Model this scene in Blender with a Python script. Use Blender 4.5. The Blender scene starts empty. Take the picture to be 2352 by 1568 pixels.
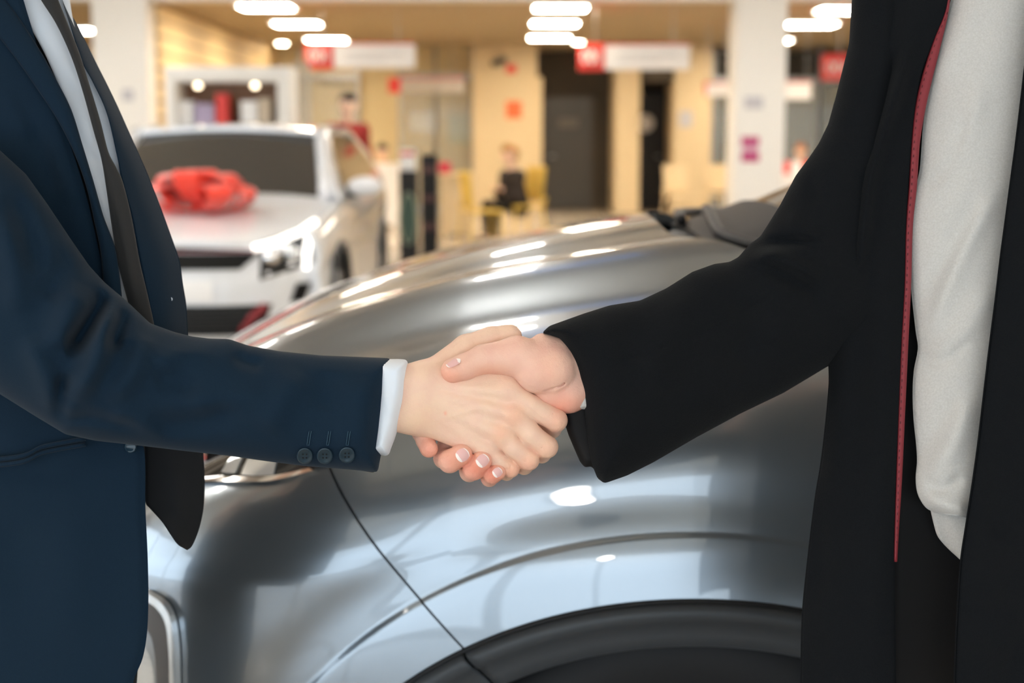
import bpy, bmesh, math, random
import numpy as np
from mathutils import Vector, Matrix
random.seed(7); np.random.seed(7)
SC = bpy.context.scene
C = SC.collection
# ------------------------------------------------------------------ camera
F = 3267.0            # focal length in pixels of a 2352 wide frame (50 mm)
H = 1.28              # camera height
TH = math.radians(8.0)
D0 = 1.32             # distance of the handshake
K = F / D0            # pixels per metre there
cd = bpy.data.cameras.new('camera'); cam = bpy.data.objects.new('camera', cd); C.objects.link(cam)
cam.location = (0, 0, H); cam.rotation_euler = (math.pi/2 - TH, 0, 0)
cd.sensor_width = 36; cd.lens = F*36/2352; cd.clip_end = 200
cd.dof.use_dof = True; cd.dof.focus_distance = D0; cd.dof.aperture_fstop = 4.3
SC.camera = cam
# ------------------------------------------------------------------ world, daylight, exposure
wd = bpy.data.worlds.new('sky'); SC.world = wd; wd.use_nodes = True
wd.node_tree.nodes['Background'].inputs[0].default_value = (0.74, 0.88, 1.0, 1)
wd.node_tree.nodes['Background'].inputs[1].default_value = 3.1
vs = SC.view_settings
vs.view_transform = 'Standard'; vs.look = 'None'; vs.exposure = 0.42; vs.gamma = 1.0; vs.use_curve_mapping = False
LAMP = 40.0           # luminance of the ceiling panels
def portal(loc, rot, sx, sy):
    l = bpy.data.lights.new('window_portal', 'AREA'); l.shape = 'RECTANGLE'; l.size = sx; l.size_y = sy
    l.cycles.is_portal = True
    o = bpy.data.objects.new('window_portal', l); C.objects.link(o); o.location = loc; o.rotation_euler = rot
portal((1.0, -6.98, 1.45), (math.radians(90), 0, 0), 26, 2.6)
portal((-11.98, 1.0, 1.75), (0, math.radians(-90), 0), 3.3, 14)

# ------------------------------------------------------------------ basic helpers
def P(px, py, d):
    """a point at camera distance d (along the axis) seen at pixel px, py"""
    px = np.asarray(px, float); py = np.asarray(py, float); d = np.asarray(d, float)
    xc = (px-1176)/F*d; yc = -(py-784)/F*d
    return np.stack([xc+0*d, d*math.cos(TH)+yc*math.sin(TH), H-d*math.sin(TH)+yc*math.cos(TH)], -1)
def PW(px, py, w):           # w in pixel units behind the handshake plane
    return P(px, py, D0+np.asarray(w, float)/K)
def onY(px, py, Y):          # point at world depth Y
    s = -(py-784)/F
    d = Y/(math.cos(TH)+s*math.sin(TH))
    return P(px, py, d)
def XZ(px, py, Y):
    p = onY(px, py, Y); return float(p[0]), float(p[2])

MATS = {}
def mat(name, col, rough=.5, metal=0., emit=None, est=0., coat=0., sheen=0., spec=.5, trans=0., bump=None, alpha=1., sss=0., ior=1.45, vary=None, coatr=.03, attr=None):
    if name in MATS: return MATS[name]
    m = bpy.data.materials.new(name); m.use_nodes = True; MATS[name] = m
    nt = m.node_tree; b = nt.nodes['Principled BSDF']; I = b.inputs
    I['Base Color'].default_value = (*col, 1); I['Roughness'].default_value = rough; I['Metallic'].default_value = metal
    I['Specular IOR Level'].default_value = spec; I['IOR'].default_value = ior
    if emit: I['Emission Color'].default_value = (*emit, 1); I['Emission Strength'].default_value = est
    if coat and 'paint' in name: I['Coat IOR'].default_value = 1.6
    if coat: I['Coat Weight'].default_value = coat; I['Coat Roughness'].default_value = coatr
    if sheen: I['Sheen Weight'].default_value = sheen; I['Sheen Roughness'].default_value = .5
    if trans: I['Transmission Weight'].default_value = trans
    if alpha < 1: I['Alpha'].default_value = alpha
    if sss:
        I['Subsurface Weight'].default_value = sss; I['Subsurface Radius'].default_value = (1, .35, .2); I['Subsurface Scale'].default_value = .006
    tc = nt.nodes.new('ShaderNodeTexCoord')
    if vary or attr:          # colour mottling
        mx = nt.nodes.new('ShaderNodeMix'); mx.data_type = 'RGBA'
        src = None
        if vary:
            sc_, c2, lo, hi = vary
            nz = nt.nodes.new('ShaderNodeTexNoise'); nz.inputs['Scale'].default_value = sc_; nz.inputs['Detail'].default_value = 4
            nt.links.new(tc.outputs['Object'], nz.inputs['Vector'])
            mr = nt.nodes.new('ShaderNodeMapRange'); mr.inputs[1].default_value = lo; mr.inputs[2].default_value = hi
            nt.links.new(nz.outputs['Fac'], mr.inputs[0]); nt.links.new(mr.outputs[0], mx.inputs[0])
            mx.inputs[6].default_value = (*col, 1); mx.inputs[7].default_value = (*c2, 1)
            nt.links.new(mx.outputs[2], b.inputs['Base Color']); src = mx.outputs[2]
        if attr:
            m2 = mx if not vary else nt.nodes.new('ShaderNodeMix'); m2.data_type = 'RGBA'; m2.blend_type = 'MULTIPLY'; m2.inputs[0].default_value = 1
            at = nt.nodes.new('ShaderNodeAttribute'); at.attribute_name = attr
            if src: nt.links.new(src, m2.inputs[6])
            else: m2.inputs[6].default_value = (*col, 1)
            nt.links.new(at.outputs['Color'], m2.inputs[7]); nt.links.new(m2.outputs[2], b.inputs['Base Color'])
    if bump:
        bl = bump if isinstance(bump[0], tuple) else (bump,)
        prev = None
        for (sc_, st, dist, *st_) in bl:
            if st_ and st_[0] == 'weave':
                mp = nt.nodes.new('ShaderNodeMapping'); mp.inputs['Scale'].default_value = st_[1]
                nt.links.new(tc.outputs['Object'], mp.inputs[0])
                nz = nt.nodes.new('ShaderNodeTexNoise'); nt.links.new(mp.outputs[0], nz.inputs['Vector'])
            else:
                nz = nt.nodes.new('ShaderNodeTexNoise'); nt.links.new(tc.outputs['Object'], nz.inputs['Vector'])
            nz.inputs['Scale'].default_value = sc_; nz.inputs['Detail'].default_value = 3
            bp = nt.nodes.new('ShaderNodeBump'); bp.inputs['Strength'].default_value = st; bp.inputs['Distance'].default_value = dist
            nt.links.new(nz.outputs['Fac'], bp.inputs['Height'])
            if prev: nt.links.new(prev.outputs[0], bp.inputs['Normal'])
            prev = bp
        nt.links.new(prev.outputs[0], b.inputs['Normal'])
    return m

def mesh_obj(name, verts, faces, m, parent=None, smooth=True, world=True):
    """verts in world space; the object gets its origin at its own base"""
    v = np.asarray(verts, float)
    me = bpy.data.meshes.new(name)
    me.from_pydata(v.tolist(), [], [list(map(int, f)) for f in faces]); me.update()
    bm = bmesh.new(); bm.from_mesh(me); bmesh.ops.recalc_face_normals(bm, faces=bm.faces[:]); bm.to_mesh(me); bm.free()
    if smooth: me.polygons.foreach_set('use_smooth', [True]*len(me.polygons))
    o = bpy.data.objects.new(name, me); C.objects.link(o)
    if m:
        for x in (m if isinstance(m, (list, tuple)) else [m]): me.materials.append(x)
    return attach(o, parent)
def attach(o, parent):
    # re-centre mesh data at base centre, then parent keeping the world place
    me = o.data; n = len(me.vertices)
    co = np.empty(n*3); me.vertices.foreach_get('co', co); co = co.reshape(-1, 3)
    mw = np.array(o.matrix_basis); co = co @ mw[:3, :3].T + mw[:3, 3]
    base = np.array([(co[:, 0].min()+co[:, 0].max())/2, (co[:, 1].min()+co[:, 1].max())/2, co[:, 2].min()])
    me.vertices.foreach_set('co', (co-base).ravel()); me.update()
    o.matrix_basis = Matrix.Translation(base)
    if parent:
        pw = world_m(parent); o.parent = parent; o.matrix_parent_inverse = Matrix(); o.matrix_basis = pw.inverted() @ Matrix.Translation(base)
    return o
def world_m(o):
    m = o.matrix_basis.copy()
    while o.parent: o = o.parent; m = o.matrix_basis @ m
    return m
def empty(name, loc, label=None, cat=None, group=None):
    o = bpy.data.objects.new(name, None); C.objects.link(o); o.location = loc
    o.empty_display_size = .1
    return tag(o, label, cat, group)
def tag(o, label=None, cat=None, group=None, kind=None):
    if label: o['label'] = label
    if cat: o['category'] = cat
    if group: o['group'] = group
    if kind: o['kind'] = kind
    return o
def copy_tree(o, parent=None):
    c = o.copy(); C.objects.link(c); c.parent = parent
    for ch in [x for x in C.objects if x.parent == o]: copy_tree(ch, c)
    return c
class MB:
    """collects simple pieces; build() links them as ONE mesh"""
    def __init__(s): s.v = []; s.f = []
    def add(s, v, f):
        n = len(s.v); s.v += [tuple(map(float, p)) for p in v]; s.f += [[int(i)+n for i in q] for q in f]; return s
    def box(s, x0, x1, y0, y1, z0, z1, b=0.):
        bm = bmesh.new(); bmesh.ops.create_cube(bm, size=1)
        for v in bm.verts: v.co = Vector(((x0+x1)/2+v.co.x*(x1-x0), (y0+y1)/2+v.co.y*(y1-y0), (z0+z1)/2+v.co.z*(z1-z0)))
        if b: bmesh.ops.bevel(bm, geom=bm.edges[:], offset=b, segments=2, affect='EDGES', profile=.6)
        return s.bm(bm)
    def bm(s, bm):
        bm.verts.ensure_lookup_table(); s.add([v.co for v in bm.verts], [[v.index for v in f.verts] for f in bm.faces]); bm.free(); return s
    def cyl(s, a, b, r0, r1=None, n=16, cap=True):
        r1 = r0 if r1 is None else r1
        a = Vector(a); b = Vector(b); d = (b-a).normalized(); u = d.orthogonal().normalized(); w = d.cross(u)
        v = [a+(u*math.cos(t)+w*math.sin(t))*r0 for t in [2*math.pi*i/n for i in range(n)]]
        v += [b+(u*math.cos(t)+w*math.sin(t))*r1 for t in [2*math.pi*i/n for i in range(n)]]
        f = [[i, (i+1) % n, n+(i+1) % n, n+i] for i in range(n)]
        if cap: f += [list(range(n))[::-1], list(range(n, 2*n))]
        return s.add(v, f)
    def tube(s, pts, r, n=8):
        pts = [Vector(p) for p in pts]; N = len(pts); rs = r if isinstance(r, (list, tuple)) else [r]*N
        t0 = (pts[1]-pts[0]).normalized(); u = t0.orthogonal().normalized(); v = []
        for i, p in enumerate(pts):
            t = (pts[min(i+1, N-1)]-pts[max(i-1, 0)]).normalized(); u = (u-t*u.dot(t)).normalized(); w = t.cross(u)
            v += [p+(u*math.cos(2*math.pi*k/n)+w*math.sin(2*math.pi*k/n))*rs[i] for k in range(n)]
        f = [[i*n+k, i*n+(k+1) % n, (i+1)*n+(k+1) % n, (i+1)*n+k] for i in range(N-1) for k in range(n)]
        f += [list(range(n))[::-1], list(range((N-1)*n, N*n))]
        return s.add(v, f)
    def ell(s, c, r, nu=20, nv=12):
        v = []; f = []
        for i in range(nv+1):
            a = math.pi*i/nv
            for k in range(nu):
                b = 2*math.pi*k/nu; v.append((c[0]+r[0]*math.sin(a)*math.cos(b), c[1]+r[1]*math.sin(a)*math.sin(b), c[2]+r[2]*math.cos(a)))
        f = [[i*nu+k, i*nu+(k+1) % nu, (i+1)*nu+(k+1) % nu, (i+1)*nu+k] for i in range(nv) for k in range(nu)]
        return s.add(v, f)
    def build(s, name, m, parent=None, smooth=False): return mesh_obj(name, s.v, s.f, m, parent, smooth)

def spline(pts, n):
    """Catmull-Rom through pts, n samples evenly along the length"""
    p = np.asarray(pts, float)
    if len(p) == 2:
        t = np.linspace(0, 1, n)[:, None]; return p[0]*(1-t)+p[1]*t
    q = np.vstack([2*p[0]-p[1], p, 2*p[-1]-p[-2]]); out = []
    for i in range(1, len(q)-2):
        t = np.linspace(0, 1, 14, endpoint=False)[:, None]
        a, b, c, d = q[i-1], q[i], q[i+1], q[i+2]
        out.append(.5*((2*b)+(-a+c)*t+(2*a-5*b+4*c-d)*t*t+(-a+3*b-3*c+d)*t**3))
    out = np.vstack(out+[q[-2][None]])
    L = np.concatenate([[0], np.cumsum(np.linalg.norm(np.diff(out, axis=0), axis=1))])
    s = np.linspace(0, L[-1], n)
    return np.stack([np.interp(s, L, out[:, k]) for k in range(p.shape[1])], -1)
def grid_faces(nr, nc, off=0, flip=False):
    i = np.arange(nr-1)[:, None]; j = np.arange(nc-1)[None]
    a = off+i*nc+j
    q = np.stack([a, a+1, a+nc+1, a+nc], -1).reshape(-1, 4)
    return q[:, ::-1] if flip else q

# fold strokes: (polyline in px, half width, amplitude) - amplitude > 0 pushes towards the viewer side of the cloth
def seg_dist(x, y, pts):
    d = np.full(np.shape(x), 1e9)
    for (a, b) in zip(pts[:-1], pts[1:]):
        ax, ay = a[:2]; bx, by = b[:2]; L = (bx-ax)**2+(by-ay)**2+1e-9
        t = np.clip(((x-ax)*(bx-ax)+(y-ay)*(by-ay))/L, 0, 1)
        d = np.minimum(d, (x-ax-t*(bx-ax))**2+(y-ay-t*(by-ay))**2)
    return np.sqrt(d)
FOLD = 1.5
def folds(x, y, strokes):
    o = np.zeros(np.shape(x))
    for pts, s, A in strokes:
        sp = spline(pts, max(6, len(pts)*4))
        # taper at the ends
        L = len(sp); d = np.full(np.shape(x), 1e9); tt = np.zeros(np.shape(x))
        for k in range(L-1):
            ax, ay = sp[k][:2]; bx, by = sp[k+1][:2]; LL = (bx-ax)**2+(by-ay)**2+1e-9
            t = np.clip(((x-ax)*(bx-ax)+(y-ay)*(by-ay))/LL, 0, 1)
            q = (x-ax-t*(bx-ax))**2+(y-ay-t*(by-ay))**2
            m = q < d; d = np.where(m, q, d); tt = np.where(m, (k+t)/(L-1), tt)
        o += FOLD*A*np.exp(-d/(2*s*s))*np.clip(1.6*np.sin(np.pi*np.clip(tt, .03, .97)), 0, 1)
    return o
def strip(name, left, right, m, parent=None, rows=90, cols=24, bulge=0., thick=4., strokes=(), edge=1.5, func=None):
    """cloth panel between two edge curves; points are (px, py, w), all in pixel units"""
    a = spline(left, rows); b = spline(right, rows); s = np.linspace(0, 1, cols)[None, :, None]
    g = a[:, None]*(1-s)+b[:, None]*s
    g[..., 2] -= bulge*4*s[..., 0]*(1-s[..., 0])
    if len(strokes): g[..., 2] -= folds(g[..., 0], g[..., 1], strokes)
    if func: g[..., 2] -= func(g[..., 0], g[..., 1], s[..., 0])
    fr = g.copy(); bk = g.copy(); bk[..., 2] += thick
    e = edge*thick*.35
    for A in (fr,):
        A[:, 0, 2] += e; A[:, -1, 2] += e; A[0, :, 2] += e; A[-1, :, 2] += e
    v = np.vstack([PW(fr[..., 0], fr[..., 1], fr[..., 2]).reshape(-1, 3), PW(bk[..., 0], bk[..., 1], bk[..., 2]).reshape(-1, 3)])
    N = rows*cols
    f = [*grid_faces(rows, cols).tolist(), *grid_faces(rows, cols, N, True).tolist()]
    ring = [j for j in range(cols)]+[i*cols+cols-1 for i in range(1, rows)]+[(rows-1)*cols+j for j in range(cols-2, -1, -1)]+[i*cols for i in range(rows-2, 0, -1)]
    for k in range(len(ring)): p, q = ring[k], ring[(k+1) % len(ring)]; f.append([q, p, p+N, q+N])
    return mesh_obj(name, v, f, m, parent)

# ------------------------------------------------------------------ implicit surfaces
def surface_nets(f, org, h):
    """f < 0 inside; returns verts, quads"""
    nx, ny, nz = f.shape; s = f < 0
    acc = np.zeros((nx-1, ny-1, nz-1, 3), np.float32); cnt = np.zeros((nx-1, ny-1, nz-1), np.int32)
    sl = lambda a, n: slice(a, n-1+a)
    for ax in range(3):
        o1, o2 = [k for k in range(3) if k != ax]
        for i in (0, 1):
            for j in (0, 1):
                A = [0, 0, 0]; A[o1] = i; A[o2] = j; B = A.copy(); B[ax] = 1
                ia = tuple(sl(A[k], f.shape[k]) for k in range(3)); ib = tuple(sl(B[k], f.shape[k]) for k in range(3))
                x = s[ia] != s[ib]; idx = np.nonzero(x)
                fa = f[ia][idx]; fb = f[ib][idx]; t = fa/(fa-fb)
                p = np.zeros((len(t), 3), np.float32); p[:] = A; p[:, ax] = t
                acc[idx] += p; cnt[idx] += 1
    m = cnt > 0; idx = np.nonzero(m)
    vid = -np.ones(cnt.shape, np.int64); vid[idx] = np.arange(len(idx[0]))
    v = (acc[idx]/cnt[idx][:, None]+np.stack(idx, -1))*h+np.asarray(org)
    faces = []
    for ax in range(3):
        o1, o2 = [(1, 2), (2, 0), (0, 1)][ax]
        ia = [slice(1, n-1) for n in f.shape]; ib = [slice(1, n-1) for n in f.shape]
        ia[ax] = slice(0, f.shape[ax]-1); ib[ax] = slice(1, f.shape[ax])
        a = s[tuple(ia)]; b = s[tuple(ib)]
        for sign in (True, False):
            e = np.nonzero((a != b) & (a == sign)); q = [e[0].copy(), e[1].copy(), e[2].copy()]
            for k in range(3):
                if k != ax: q[k] = q[k]+1
            def g(d1, d2):
                r = [q[0].copy(), q[1].copy(), q[2].copy()]; r[o1] -= d1; r[o2] -= d2; return vid[r[0], r[1], r[2]]
            Q = np.stack([g(1, 1), g(0, 1), g(0, 0), g(1, 0)], -1)
            faces.append(Q if sign else Q[:, ::-1])
    return v, np.vstack(faces)
class Grid:
    def __init__(s, lo, hi, h):
        s.lo = np.array(lo, float); s.h = h; n = (np.ceil((np.array(hi)-s.lo)/h)+1).astype(int)
        s.x = (s.lo[0]+np.arange(n[0])*h).astype(np.float32)[:, None, None]
        s.y = (s.lo[1]+np.arange(n[1])*h).astype(np.float32)[None, :, None]
        s.z = (s.lo[2]+np.arange(n[2])*h).astype(np.float32)[None, None, :]
        s.n = n
    def cap(s, a, b, ra, rb=None, sq=(1, 1, 1)):
        rb = ra if rb is None else rb
        a = np.array(a, float); b = np.array(b, float); k = np.array(sq, float)
        d = (b-a)/k; L = float(d@d)+1e-9
        X = (s.x-a[0])/k[0]; Y = (s.y-a[1])/k[1]; Z = (s.z-a[2])/k[2]
        t = np.clip((X*d[0]+Y*d[1]+Z*d[2])/L, 0, 1).astype(np.float32)
        return np.sqrt((X-t*d[0])**2+(Y-t*d[1])**2+(Z-t*d[2])**2).astype(np.float32)-(ra+(rb-ra)*t)
    def ell(s, c, r):
        q = np.sqrt(((s.x-c[0])/r[0])**2+((s.y-c[1])/r[1])**2+((s.z-c[2])/r[2])**2)
        return ((q-1)*min(r)).astype(np.float32)
    def nets(s, f): return surface_nets(f, s.lo, s.h)
def smin(a, b, k):
    h = np.clip(.5+.5*(b-a)/k, 0, 1); return b*(1-h)+a*h-k*h*(1-h)
def smax(a, b, k): return -smin(-a, -b, k)
def poly_sd(x, y, pts, n=220):
    """signed distance (negative inside) to a closed polygon, corners smoothed"""
    p = np.asarray(pts, float)
    q = np.roll(p, -1, 0); d = np.full(np.shape(x), 1e18); ins = np.zeros(np.shape(x), bool)
    for (ax, ay), (bx, by) in zip(p, q):
        L = (bx-ax)**2+(by-ay)**2+1e-9; t = np.clip(((x-ax)*(bx-ax)+(y-ay)*(by-ay))/L, 0, 1)
        d = np.minimum(d, (x-ax-t*(bx-ax))**2+(y-ay-t*(by-ay))**2)
        c = ((ay > y) != (by > y)) & (x < (bx-ax)*(y-ay)/(by-ay+1e-12)+ax); ins ^= c
    return np.where(ins, -np.sqrt(d), np.sqrt(d))
def inflate(name, outline, wc, Hh, Wd, m, parent=None, h=5., strokes=(), both=False, extra=None):
    """a stuffed volume with the given outline (px); wc(x,y) = depth of its middle, Hh half thickness, Wd rounding width"""
    o = np.asarray(outline, float); lo = o.min(0)-3*h; hi = o.max(0)+3*h
    xs = np.arange(lo[0], hi[0]+h, h); ys = np.arange(lo[1], hi[1]+h, h)
    X, Y = np.meshgrid(xs, ys, indexing='ij')
    d = -poly_sd(X, Y, o)
    Wc = wc(X, Y) if callable(wc) else np.full(X.shape, float(wc))
    HH = Hh(X, Y) if callable(Hh) else np.full(X.shape, float(Hh))
    Wd0 = Wd; Wd = Wd0(X, Y) if callable(Wd0) else np.full(X.shape, float(Wd0))
    fo = folds(X, Y, strokes) if len(strokes) else np.zeros(X.shape)
    fo = fo*np.clip(d/40., 0, 1)
    w0 = (Wc-HH-np.maximum(fo, 0)).min()-30; w1 = (Wc+HH).max()+30
    zs = np.arange(w0, w1+h, h)
    Z = zs[None, None, :]
    dz = Z-Wc[..., None]
    # folds move the near skin
    Hf = np.maximum(HH+fo, 30+.25*HH)[..., None]; Hb = HH[..., None]
    Hs = np.where(dz < 0, Hf, Hb)
    q = np.maximum(Wd-d, 0)[..., None]; W3 = Wd[..., None]
    f = (np.sqrt(q*q+(dz*W3/Hs)**2)-W3)*np.minimum(Hs/W3, 1)**.5
    v, fc = surface_nets(f.astype(np.float32), (lo[0], lo[1], w0), h)
    # one smoothing pass
    v = smooth_mesh(v, fc, 3)
    ob = mesh_obj(name, PW(v[:, 0], v[:, 1], v[:, 2]), fc[:, ::-1], m, parent)
    def front(x, y):     # near skin depth
        x = np.asarray(x, float); y = np.asarray(y, float)
        dd = -poly_sd(x, y, o); hh = (Hh(x, y) if callable(Hh) else Hh)+(folds(x, y, strokes)*np.clip(dd/40, 0, 1) if len(strokes) else 0)
        hh = np.maximum(hh, 30+.25*(Hh(x, y) if callable(Hh) else Hh))
        c = wc(x, y) if callable(wc) else wc; W_ = Wd0(x, y) if callable(Wd0) else Wd0
        qq = np.maximum(W_-dd, 0); return c-hh*np.sqrt(np.maximum(1-(qq/W_)**2, 0))
    return ob, front
def smooth_mesh(v, fc, it, lam=.5):
    n = len(v); E = np.vstack([fc[:, [0, 1]], fc[:, [1, 2]], fc[:, [2, 3]], fc[:, [3, 0]]])
    E = np.vstack([E, E[:, ::-1]]); cnt = np.bincount(E[:, 0], minlength=n).astype(float)[:, None]
    for _ in range(it):
        s = np.stack([np.bincount(E[:, 0], v[E[:, 1], k], minlength=n) for k in range(3)], -1)
        v = v*(1-lam)+lam*s/np.maximum(cnt, 1)
    return v

# ------------------------------------------------------------------ materials
M_paint = mat('silver_blue_paint', (.235, .265, .295), rough=.28, metal=.75, coat=1., coatr=.015, bump=(2500, .03, .0002))
M_white = mat('white_paint', (.80, .83, .87), rough=.3, coat=1.)
M_plastic = mat('charcoal_plastic', (.045, .050, .056), rough=.5, bump=(900, .15, .0006))
M_black = mat('black_plastic', (.008, .008, .009), rough=.5)
M_void = mat('dark_void', (.004, .004, .004), rough=.9)
M_rubber = mat('tyre_rubber', (.012, .012, .013), rough=.75)
M_glass = mat('dark_glass', (.02, .022, .024), rough=.04, spec=.8)
M_chrome = mat('chrome', (.8, .8, .8), rough=.12, metal=1.)
M_lens = mat('lamp_lens', (.75, .78, .8), rough=.1, metal=.6)
M_alu = mat('alloy', (.5, .5, .52), rough=.3, metal=1.)
M_navy = mat('navy_wool', (.0036, .0145, .0300), rough=.9, sheen=.05, spec=.2, bump=((1800, .25, .0006), (260, .06, .001)), vary=(1500, (.0052, .0185, .036), .35, .65))
M_navyd = mat('navy_lining', (.004, .005, .007), rough=.9)
M_coat = mat('black_wool', (.0062, .0069, .0080), rough=1., sheen=.03, spec=.08, bump=((900, .5, .001), (160, .15, .0015)), vary=(900, (.0086, .0094, .0108), .3, .7))
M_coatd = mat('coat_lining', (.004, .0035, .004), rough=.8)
M_shirt = mat('white_shirt', (.76, .81, .88), rough=.8, bump=(2200, .1, .0004))
M_tie = mat('black_tie', (.016, .0155, .016), rough=.8, sheen=.15, bump=(1600, .3, .0005))
M_sweater = mat('oatmeal_knit', (.52, .50, .47), rough=.95, sheen=.25, bump=((900, .35, .0008), (60, .3, .002, 'weave', (1, 1, 10))), vary=(600, (.60, .58, .55), .3, .7))
M_red = mat('red_piping', (.24, .022, .03), rough=.6)
M_button = mat('navy_button', (.012, .035, .055), rough=.3, coat=.2)
M_thread = mat('buttonhole_thread', (.02, .055, .085), rough=.8)
M_skinA = mat('fair_skin', (.88, .60, .44), rough=.48, spec=.35, sss=.06, bump=((300, .35, .0016), (1100, .35, .0007)), vary=(60, (.86, .55, .42), .40, .72), attr='tint')
M_skinB = mat('rosy_skin', (.86, .54, .415), rough=.46, spec=.35, sss=.06, bump=((300, .35, .0016), (1100, .35, .0007)), vary=(60, (.83, .48, .38), .40, .72), attr='tint')
M_nail = mat('nail', (.80, .47, .44), rough=.42, spec=.3)
M_naill = mat('nail_moon', (.95, .84, .78), rough=.42, spec=.3)
M_hair = mat('dark_hair', (.02, .013, .009), rough=.6)
M_shoe = mat('black_leather', (.01, .01, .01), rough=.3)
M_bow = mat('red_satin', (.90, .05, .022), rough=.45, sheen=.3)
M_cream = mat('cream_wall', (.68, .55, .32), rough=.8)
M_pillar = mat('pillar_white', (.80, .79, .76), rough=.6)
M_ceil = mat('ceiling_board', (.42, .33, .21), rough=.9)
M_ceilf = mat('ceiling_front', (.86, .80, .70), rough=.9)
M_tan = mat('tan_plaster', (.68, .54, .34), rough=.8)
M_dark = mat('dark_recess', (.075, .060, .042), rough=.8)
M_door = mat('grey_door', (.075, .07, .062), rough=.4)
M_steel = mat('steel', (.45, .45, .45), rough=.3, metal=1.)
M_sred = mat('sign_red', (.72, .045, .035), rough=.4)
M_swhite = mat('sign_white', (.9, .9, .9), rough=.4)
M_lamp = mat('lamp_diffuser', (.9, .9, .9), rough=.5, emit=(1., .86, .66), est=LAMP*1.12)
M_lampc = mat('lamp_cool', (.9, .9, .9), rough=.5, emit=(1., .93, .84), est=LAMP)
M_drl = mat('daylight_strip', (.9, .9, .9), rough=.3, emit=(1., .93, .84), est=2.2)
M_lampf = mat('lamp_cool_far', (.9, .9, .9), rough=.5, emit=(1., .95, .87), est=LAMP*1.08)
M_yellow = mat('yellow_plastic', (.72, .48, .08), rough=.4)
M_magenta = mat('magenta_print', (.45, .03, .16), rough=.5)
M_grey = mat('grey_print', (.5, .5, .54), rough=.5)
M_orange = mat('orange_print', (.75, .16, .05), rough=.5)
M_blue = mat('blue_print', (.08, .25, .75), rough=.5)
M_wood = mat('brown_wood', (.20, .10, .05), rough=.5)
M_winframe = mat('window_frame', (.35, .36, .37), rough=.4, metal=.5)
def floor_mat():
    m = bpy.data.materials.new('floor_tiles'); m.use_nodes = True; nt = m.node_tree; b = nt.nodes['Principled BSDF']
    tc = nt.nodes.new('ShaderNodeTexCoord'); br = nt.nodes.new('ShaderNodeTexBrick'); br.offset = 0
    br.inputs['Scale'].default_value = 1; br.inputs['Brick Width'].default_value = .6; br.inputs['Row Height'].default_value = .6; br.inputs['Mortar Size'].default_value = .004
    br.inputs['Color1'].default_value = (.42, .36, .28, 1); br.inputs['Color2'].default_value = (.45, .38, .30, 1); br.inputs['Mortar'].default_value = (.2, .17, .14, 1)
    nt.links.new(tc.outputs['Object'], br.inputs['Vector']); nt.links.new(br.outputs['Color'], b.inputs['Base Color']); b.inputs['Roughness'].default_value = .18
    return m
def slat_mat():
    m = bpy.data.materials.new('slatted_wall'); m.use_nodes = True; nt = m.node_tree; b = nt.nodes['Principled BSDF']
    tc = nt.nodes.new('ShaderNodeTexCoord'); wv = nt.nodes.new('ShaderNodeTexWave'); wv.bands_direction = 'Z'; wv.inputs['Scale'].default_value = 1.6
    cr = nt.nodes.new('ShaderNodeValToRGB'); cr.color_ramp.elements[0].position = .0; cr.color_ramp.elements[0].color = (.35, .22, .10, 1); cr.color_ramp.elements[1].position = .25; cr.color_ramp.elements[1].color = (.70, .52, .27, 1)
    nt.links.new(tc.outputs['Object'], wv.inputs['Vector']); nt.links.new(wv.outputs['Fac'], cr.inputs[0]); nt.links.new(cr.outputs[0], b.inputs['Base Color']); b.inputs['Roughness'].default_value = .6
    return m

exec_parts = []
# ================================================================== THE SETTING
def S(name, mb, m): return tag(mb.build(name, m), kind='structure')
CB, CF, YB, YM = 3.0, 3.6, 26.0, 17.7       # ceiling heights back/front, back wall, beam
S('floor', MB().box(-12, 14, -7, 34, -.2, 0), floor_mat())
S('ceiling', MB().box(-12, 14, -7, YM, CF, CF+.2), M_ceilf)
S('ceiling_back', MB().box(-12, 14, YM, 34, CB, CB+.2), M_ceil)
S('trim_1', MB().box(-12, 14, YM-.35, YM, CB-.045, CF), M_pillar)
for i, (y0, y1) in enumerate(((1.9, 2.7), (4.35, 4.95), (5.5, 6.6), (8.3, 9.6), (12, 13.4), (-2.9, -1.6))):  # unseen dark beams, added to give the bonnet dark mirrored streaks
    S('trim_%d' % (20+i), MB().box(-12, 14, y0, y1, CF-.22, CF), mat('brown_streak_beam', (.26, .21, .16), rough=.7))
# wall behind the camera: sill, head and mullions round the glazing
mb = MB().box(-12, 14, -7.2, -7, 0, .15).box(-12, 14, -7.2, -7, 2.75, CF)
for x in (-12, -8.0, -4.5, -1.0, 2.5, 6.0, 9.5, 13.8): mb.box(x, x+.2, -7.2, -7, .15, 3.4)
S('wall_front', mb, M_pillar)
mb = MB().box(-12.2, -12, -7, -6, 0, CF).box(-12.2, -12, 8, 34, 0, CF).box(-12.2, -12, -6, 8, 0, .15).box(-12.2, -12, -6, 8, 3.4, CF)
for y in (-2.5, 1, 4.5): mb.box(-12.2, -12, y, y+.15, .15, 3.4)
S('wall_left', mb, M_pillar)
S('wall_right', MB().box(14, 14.2, -7.2, 34, 0, CF), M_cream)
def bx(x0, x1):            # pixel columns -> world x on the back wall
    return (x0-1176)/F*YB*1.012, (x1-1176)/F*YB*1.012
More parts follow.
